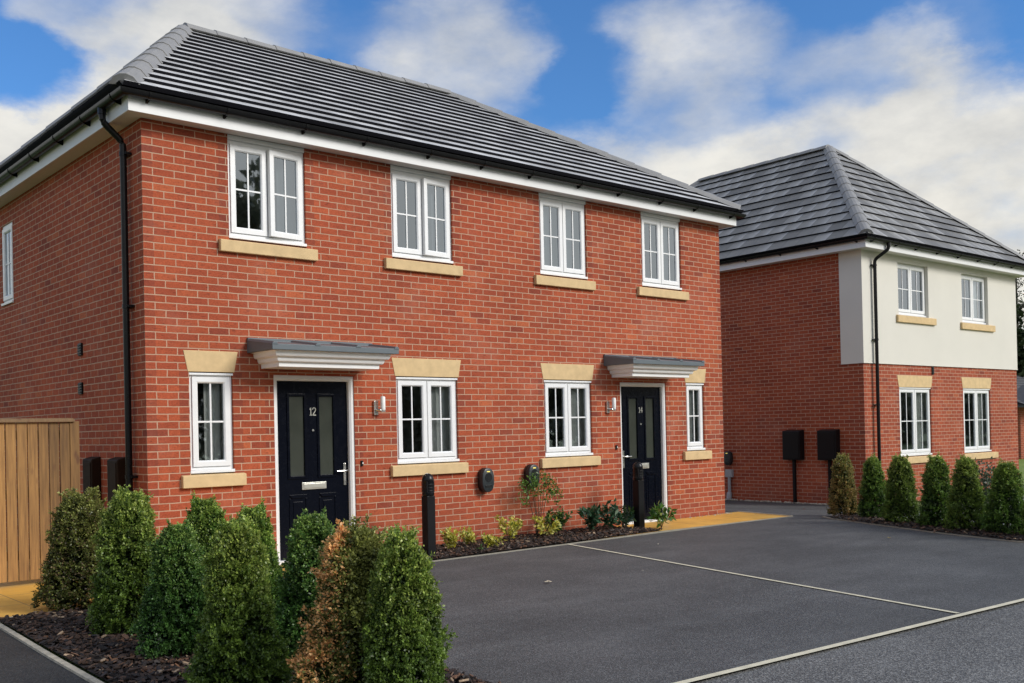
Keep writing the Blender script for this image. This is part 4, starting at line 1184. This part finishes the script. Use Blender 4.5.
# ================================================================== bollard lights
def bollard(label, x, y, z):
    t = thing('bollard_light', label, 'bollard', (x, y, z), 0, 'black bollard lights in the front bed')
    b = MB(); b.box(-.056, .056, -.056, .056, -.05, .675); b.build('post', BLACKM, t, .006)
    h = MB(); r = .066
    prof = [(r, .676), (r+.004, .682), (r+.004, .70)] 
    h.lathe((0,0,0), [(r, .676), (r+.004, .684), (r+.004, .712), (r, .716), (r, .722)] + [(r, .835), (r+.003, .84), (r+.003, .86)] + [(r*math.cos(a), .862 + .066*math.sin(a)) for a in (.25, .5, .75, 1.0, 1.25, 1.45)] + [(.004, .928)], 28)
    h.build('lamp_head', BLACKP, t, smooth=True)
    l = MB()
    for k in range(3): l.lathe((0,0,0), [(r-.006, .728 + k*.036), (r+.002, .731 + k*.036), (r-.006, .752 + k*.036)], 28)
    for k in range(4):
        a = k*math.pi/2 + .75
        l.box(-.009 + (r-.004)*math.cos(a), .009 + (r-.004)*math.cos(a), -.009 + (r-.004)*math.sin(a), .009 + (r-.004)*math.sin(a), .716, .836)
    l.build('louvre', BLACKM, t, .002)
    return t
b1 = bollard('black bollard light standing beside the yellow plants in front of the nearer double window', 2.90, -.74, .015)
b2 = copy_tree(b1); b2.location = (6.62, -.57, .005); b2['label'] = 'black bollard light standing in front of the farther black door'

# ================================================================== litter on the asphalt
def fallen(x, y, s, col, label, seed):
    rr = random.Random(seed); mb = MB()
    a0 = rr.uniform(0, 6.28); z = gz(x) + .004
    top = [(x + s*math.cos(a0 + t)*(.5 if i % 2 else 1.0)*.9, y + s*math.sin(a0 + t)*(.5 if i % 2 else 1.0)*.7, z + .006 + .012*rr.random()) for i, t in enumerate(np.linspace(0, 6.28, 11)[:-1])]
    c = (x, y, z + .003)
    for p, q in zip(top, top[1:] + top[:1]): mb.face([c, p, q])
    o = mb.build('fallen_leaf', plain('dry_leaf_%d' % seed, col, .7, var=.3, scale=30)); return tag(o, label, 'leaf')
fallen(2.45, -3.17, .050, (.55,.47,.34), 'pale dry leaf lying alone on the dark asphalt right of the shrubs', 1)
fallen(7.55, -3.75, .035, (.55,.40,.10), 'small yellow leaf on the asphalt in front of the right row', 2)
fallen(5.35, -2.0, .016, (.55,.5,.42), 'tiny pale leaf fragment on the asphalt below the farther door', 3)
fallen(9.35, -.55, .025, (.5,.42,.25), 'small dry leaf on the buff paving near the brick corner', 4)
fallen(12.4, .55, .035, (.35,.10,.05), 'red brown leaf on the asphalt by the neighbouring wall', 5)
fallen(3.55, -3.35, .014, (.6,.57,.5), 'tiny pale fragment on the asphalt near the bay line', 6)

# ================================================================== background
def tree(name, label, x, y, h, lobes, n, size, pal, seed, tr, group=None):
    t = thing(name, label, 'tree', (x, y, gz(x)), 0, group)
    link_mesh('crown', crown_mesh('crown_leaves', lobes, n, size, pal, seed, LEAFT), t)
    rr = random.Random(seed); mb = MB()
    mb.tube([(0,0,-.1), (.03*h*.1, 0, h*.35), (0, .02*h, h*.8)], [tr, tr*.7, tr*.2], 10)
    for (cx, cy, cz, r_, s_) in lobes: mb.tube([(0, 0, max(.25*h, cz - r_*1.2)), (cx*.5, cy*.5, cz - r_*.4), (cx, cy, cz)], [tr*.4, tr*.28, tr*.08], 7)
    mb.build('trunk', TRUNK, t); return t
DKP = ((.012,.022,.010), (.045,.070,.022)); MDP = ((.018,.030,.010), (.075,.100,.028))
GT = 'trees beyond the lawn on the right'
con = [(0, 0, 1.6 + k*1.0, 2.1 - k*.27, .6) for k in range(7)]
tree('conifer_tree', 'dark conifer directly behind the edge of the rendered house', 46.5, 11.2, 8.2, con, 9000, .30, DKP, 71, .2, GT)
tree('conifer_tree', 'broad dark evergreen right of the first conifer', 53.0, 9.8, 7.0, [(0,0,2.4,2.6,.8), (1.2,.5,4.2,2.0,.9), (-1,.4,4.6,1.7,.9), (0,0,5.9,1.4,.9)], 9000, .30, MDP, 72, .25, GT)
tree('round_tree', 'mid green round tree at the far right of the lawn', 58.0, 3.0, 7.5, [(0,0,4,2.6,.8), (1.6,.5,5.2,1.8,.9), (-1.6,-.4,4.8,1.9,.9), (0,0,6.4,1.6,.8)], 8000, .32, MDP, 73, .25, GT)
# open thin tree that shows sky through its branches
tt = thing('bare_tree', 'tall thin half bare tree against the sky right of the rendered house', 'tree', (50.4, 12.2, -.25), 0, GT)
mb = MB(); rr = random.Random(9); P = []
mb.tube([(0,0,0), (0,.05,5), (.05,0,10.2)], [.16, .11, .02], 8)
for k in range(46):
    z = 3.2 + 6.6*rr.random(); a = rr.uniform(0, 6.28); l = rr.uniform(.7, 1.9)*(1.15 - .06*z)
    e = Vector((l*math.cos(a), l*math.sin(a), z + l*.45))
    mb.tube([(0, 0, z), e*.5 + Vector((0, 0, z*.5 + .05)), e], [.035, .022, .008], 5)
    for j in range(3):
        f = rr.uniform(.3, 1); s = Vector((0, 0, z)).lerp(e, f); d = Vector((rr.uniform(-1, 1), rr.uniform(-1, 1), rr.uniform(0, 1)))*.5
        mb.tube([s, s + d], [.012, .005], 4); P.append(s + d); P.append(s + d*.5)
mb.build('trunk', TRUNK, tt)
rng = np.random.default_rng(77); PP = np.repeat(np.array([tuple(p) for p in P]), 9, 0); PP = PP + rng.normal(0, .16, PP.shape); DD = unit(rng.normal(size=PP.shape))
link_mesh('crown', leaf_mesh('sparse_leaves', PP, DD, side(DD, rng), rng.uniform(.07, .15, len(PP)), np.array((.035,.05,.02))*rng.uniform(.5, 1.6, (len(PP), 1)), LEAFT, .6), tt)

# bungalow beyond the lawn
bg = thing('bungalow', 'low brick bungalow with dark tiled roof beyond the lawn', 'bungalow', (39.2, 7.6, -.25), R(-6))
mb = MB(); MA = I4
cells(mb, 11, -.1, 2.25, [(1.6, 3.0, .9, 2.0), (5.2, 6.2, -.1, 2.05), (7.6, 9.4, .9, 2.0)])
for Mx, l in ((Matrix.Translation((0, 7, 0)) @ Matrix.Rotation(R(-90), 4, 'Z'), 7), (Matrix.Translation((11, 0, 0)) @ Matrix.Rotation(R(90), 4, 'Z'), 7), (Matrix.Translation((11, 7, 0)) @ Matrix.Rotation(R(180), 4, 'Z'), 11)):
    mb.M = Mx; cells(mb, l, -.1, 2.25, [])
mb.build('wall', BRICK2, bg)
mb = MB(); tiles(mb, (-.4,-.45,2.2), (11.4,-.45,2.2), (11.4,3.5,3.75), (-.4,3.5,3.75), 12, .03); tiles(mb, (11.4,7.45,2.2), (-.4,7.45,2.2), (-.4,3.5,3.75), (11.4,3.5,3.75), 12, .03)
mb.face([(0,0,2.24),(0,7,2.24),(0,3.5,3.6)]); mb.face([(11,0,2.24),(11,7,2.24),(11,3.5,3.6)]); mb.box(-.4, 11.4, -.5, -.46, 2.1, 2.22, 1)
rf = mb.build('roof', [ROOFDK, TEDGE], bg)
for a, b, c, d in ((1.6, 3.0, .9, 2.0), (7.6, 9.4, .9, 2.0)): window(bg, I4, a+.01, b-.01, c, d-.005, 2, curtain='both', room=False)
mb = MB(); mb.box(5.21, 6.19, .03, .08, 0, 2.04); mb.build('door', UPVC, bg, .004)
mb = MB(); mb.prism([(-.2, 2.22), (2.8, 2.22), (1.3, 3.0)], -.9, -.82); mb.build('gable_board', UPVC, bg)
mb = MB(); mb.loft([[(x, y, z) for x, z in ((-.35, 2.2), (1.3, 3.08), (2.95, 2.2), (2.95, 2.12), (1.3, 3.0), (-.35, 2.12))] for y in (-.98, .6)]); mb.build('porch_roof', ROOFDK, bg)
mb = MB(); [mb.box(x-.06, x+.06, -.93, -.81, -.05, 2.2) for x in (-.1, 2.7)]; mb.build('porch_posts', UPVC, bg)

# the wood across the road behind the viewer (it shows in the windows)
rngb = random.Random(5); lob = []
for k in range(46):
    x = -25 + k*2.6; big = 4.6*math.exp(-((x - 15.5)/3.2)**2)
    lob.append((x, -33 + rngb.uniform(-2.5, 2.5), 2.4 + rngb.uniform(0, 1.3) + big, 2.5 + rngb.uniform(-.4, .9) + big*.35, .95 + big*.15))
    if big > .6: lob.append((x + rngb.uniform(-1, 1), -33, 6.8 + big*.9, 2.2, 1.1))
o = link_mesh('woodland', crown_mesh('woodland_leaves', lob, 70000, .55, ((.15,.155,.11), (.36,.36,.24)), 91, LEAFT))
o['kind'] = 'stuff'; tag(o, 'band of dark woodland reflected in the windows', 'woodland')

# ================================================================== sky, sun, camera
SUN_EL, SUN_AZ = R(31), R(152)         # azimuth from +Y clockwise: the soft sun stands behind the viewer's right shoulder
wd = bpy.data.worlds.new('World'); SC.world = wd; wd.use_nodes = True
t = wd.node_tree; t.nodes.clear()
out = N(t, 'ShaderNodeOutputWorld'); bgn = N(t, 'ShaderNodeBackground'); L(t, bgn.outputs[0], out.inputs[0])
sky = N(t, 'ShaderNodeTexSky'); sky.sky_type = 'NISHITA'; sky.sun_disc = False
sky.sun_elevation = SUN_EL; sky.sun_rotation = SUN_AZ; sky.air_density = 1.0; sky.dust_density = .6; sky.ozone_density = 2.0
bgn.inputs['Strength'].default_value = .125
tc = N(t, 'ShaderNodeTexCoord'); dirv = tc.outputs['Generated']
def norm(v): 
    n = N(t, 'ShaderNodeVectorMath', operation='NORMALIZE'); L(t, v, n.inputs[0]); return n.outputs[0]
dn = norm(dirv)
sp = N(t, 'ShaderNodeSeparateXYZ'); L(t, dn, sp.inputs[0])
wz = N(t, 'ShaderNodeMapping'); wz.inputs['Scale'].default_value = (1, 1, 1.9); L(t, dn, wz.inputs[0])
warp = N(t, 'ShaderNodeTexNoise'); warp.inputs['Scale'].default_value = 8; warp.inputs['Detail'].default_value = 7; warp.inputs['Roughness'].default_value = .62; L(t, wz.outputs[0], warp.inputs['Vector'])
wv = N(t, 'ShaderNodeVectorMath', operation='MULTIPLY_ADD'); L(t, warp.outputs['Color'], wv.inputs[0]); wv.inputs[1].default_value = (.10, .10, .07); 
of = N(t, 'ShaderNodeVectorMath', operation='ADD'); L(t, dn, of.inputs[0]); of.inputs[1].default_value = (-.05, -.05, -.035); L(t, of.outputs[0], wv.inputs[2])
wdn = norm(wv.outputs[0])
fl = N(t, 'ShaderNodeVectorMath', operation='MULTIPLY'); L(t, wdn, fl.inputs[0]); fl.inputs[1].default_value = (1, 1, 1.7)
wflat = norm(fl.outputs[0])
def blob(c, rad, soft, amt):
    d = N(t, 'ShaderNodeVectorMath', operation='DOT_PRODUCT'); L(t, wflat, d.inputs[0]); d.inputs[1].default_value = Vector((c[0], c[1], c[2]*1.7)).normalized()
    mr = N(t, 'ShaderNodeMapRange'); mr.interpolation_type = 'SMOOTHSTEP'
    mr.inputs[1].default_value = math.cos(rad + soft); mr.inputs[2].default_value = math.cos(max(rad - soft, .002)); mr.inputs[3].default_value = 0; mr.inputs[4].default_value = amt
    L(t, d.outputs['Value'], mr.inputs[0]); return mr.outputs[0]
swp = N(t, 'ShaderNodeSeparateXYZ'); L(t, wdn, swp.inputs[0])
bank = N(t, 'ShaderNodeMapRange'); bank.interpolation_type = 'SMOOTHSTEP'
bank.inputs[1].default_value = .305; bank.inputs[2].default_value = .240; bank.inputs[3].default_value = 0; bank.inputs[4].default_value = 1
L(t, swp.outputs[2], bank.inputs[0])
gen = noise(t, wz.outputs[0], 2.6, 5, .55)
gmask = math_(t, 'MULTIPLY', ramp(t, gen, [(.40, (0,0,0)), (.62, (1,1,1))]), math_(t, 'GREATER_THAN', sp.outputs[2], -1))
# general broken cloud overhead, out of the frame
high = N(t, 'ShaderNodeMapRange'); high.inputs[1].default_value = .40; high.inputs[2].default_value = .50; L(t, sp.outputs[2], high.inputs[0])
behind = N(t, 'ShaderNodeMapRange'); behind.inputs[1].default_value = -.22; behind.inputs[2].default_value = -.5
fd = N(t, 'ShaderNodeVectorMath', operation='DOT_PRODUCT'); L(t, dn, fd.inputs[0]); fd.inputs[1].default_value = (-.5, .866, 0); L(t, fd.outputs['Value'], behind.inputs[0])
m = math_(t, 'MULTIPLY', gmask, math_(t, 'MAXIMUM', high.outputs[0], behind.outputs[0]))
m = math_(t, 'MAXIMUM', m, math_(t, 'MULTIPLY', behind.outputs[0], .55))
m = math_(t, 'ADD', m, bank.outputs[0])
for c, r_, s_, a in (((.28,.889,.366), .025, .035, .55), ((.406,.832,.385), .060, .05, .7), ((.375,.87,.315), .06, .05, .85), ((.289,.928,.237), .12, .05, .9),
                     ((.577,.736,.345), .066, .045, .75), ((.737,.584,.335), .066, .045, .75), ((.835,.462,.302), .050, .035, .62), ((.874,.40,.277), .05, .03, .5), ((.853,.402,.336), .03, .03, .25)):
    m = math_(t, 'ADD', m, blob(c, r_, s_, a))
m = math_(t, 'SUBTRACT', m, blob((.261,.912,.312), .04, .03, .7))
m = math_(t, 'SUBTRACT', m, blob((.68,.657,.325), .03, .03, .4))
m = math_(t, 'MULTIPLY', m, math_(t, 'MULTIPLY_ADD', noise(t, wz.outputs[0], 11, 7, .55), 1.3, .27))
mm = N(t, 'ShaderNodeMapRange'); mm.interpolation_type = 'SMOOTHSTEP'; mm.inputs[1].default_value = .08; mm.inputs[2].default_value = 1.05; L(t, m, mm.inputs[0])
# cloud colour: cream low down, greyer in the bellies
cn = noise(t, wz.outputs[0], 9, 7, .6)
ccol = mixc(t, ramp(t, cn, [(.35, (0,0,0)), (.7, (1,1,1))]), (4.6, 4.75, 4.9), (6.8, 6.7, 6.4))
warm = N(t, 'ShaderNodeMapRange'); warm.inputs[1].default_value = .34; warm.inputs[2].default_value = .18; L(t, sp.outputs[2], warm.inputs[0])
ccol = mixc(t, warm.outputs[0], ccol, mixc(t, ramp(t, cn, [(.35, (0,0,0)), (.65, (1,1,1))]), (5.5, 5.4, 5.1), (7.2, 7.0, 6.4)))
ccol = mixc(t, math_(t, 'MAXIMUM', behind.outputs[0], high.outputs[0]), ccol, (9.2, 9.0, 8.5))  # unseen clouds behind and overhead made brighter to light the house front
skyc = mixc(t, 1.0, sky.outputs[0], (.50, .88, 1.28), 'MULTIPLY')
L(t, mixc(t, mm.outputs[0], skyc, ccol), bgn.inputs['Color'])

sl = bpy.data.lights.new('Sun', 'SUN'); sl.energy = 3.0; sl.angle = R(22); sl.color = (1, .955, .89)
so = bpy.data.objects.new('Sun', sl); COL.objects.link(so)
sd = Vector((math.sin(SUN_AZ)*math.cos(SUN_EL), math.cos(SUN_AZ)*math.cos(SUN_EL), math.sin(SUN_EL)))
so.rotation_euler = sd.to_track_quat('Z', 'Y').to_euler()

cam = bpy.data.cameras.new('Camera'); co = bpy.data.objects.new('Camera', cam); COL.objects.link(co); SC.camera = co
F, CY, YAW, PIT, ROL = 1012.12, 422.70, .7182, .0068, -.0217
C0 = Vector((-3.8891, -9.972, 1.4147))
d = Vector((math.sin(YAW)*math.cos(PIT), math.cos(YAW)*math.cos(PIT), math.sin(PIT)))
rt = Vector((math.cos(YAW), -math.sin(YAW), 0)); up = rt.cross(d)
rt2 = rt*math.cos(ROL) + up*math.sin(ROL); up2 = -rt*math.sin(ROL) + up*math.cos(ROL)
Mx = Matrix((rt2, up2, -d)).transposed().to_4x4(); Mx.translation = C0
co.matrix_world = Mx
cam.sensor_fit = 'HORIZONTAL'; cam.sensor_width = 36; cam.lens = F/1024*36
cam.shift_y = (CY - 341.5)/1024; cam.clip_start = .1; cam.clip_end = 2000
SC.view_settings.view_transform = 'Standard'; SC.view_settings.look = 'None'; SC.view_settings.exposure = 0; SC.view_settings.gamma = 1
SC.cycles.max_bounces = 8; SC.cycles.transparent_max_bounces = 12
try: SC.cycles.use_denoising = True
except Exception: pass
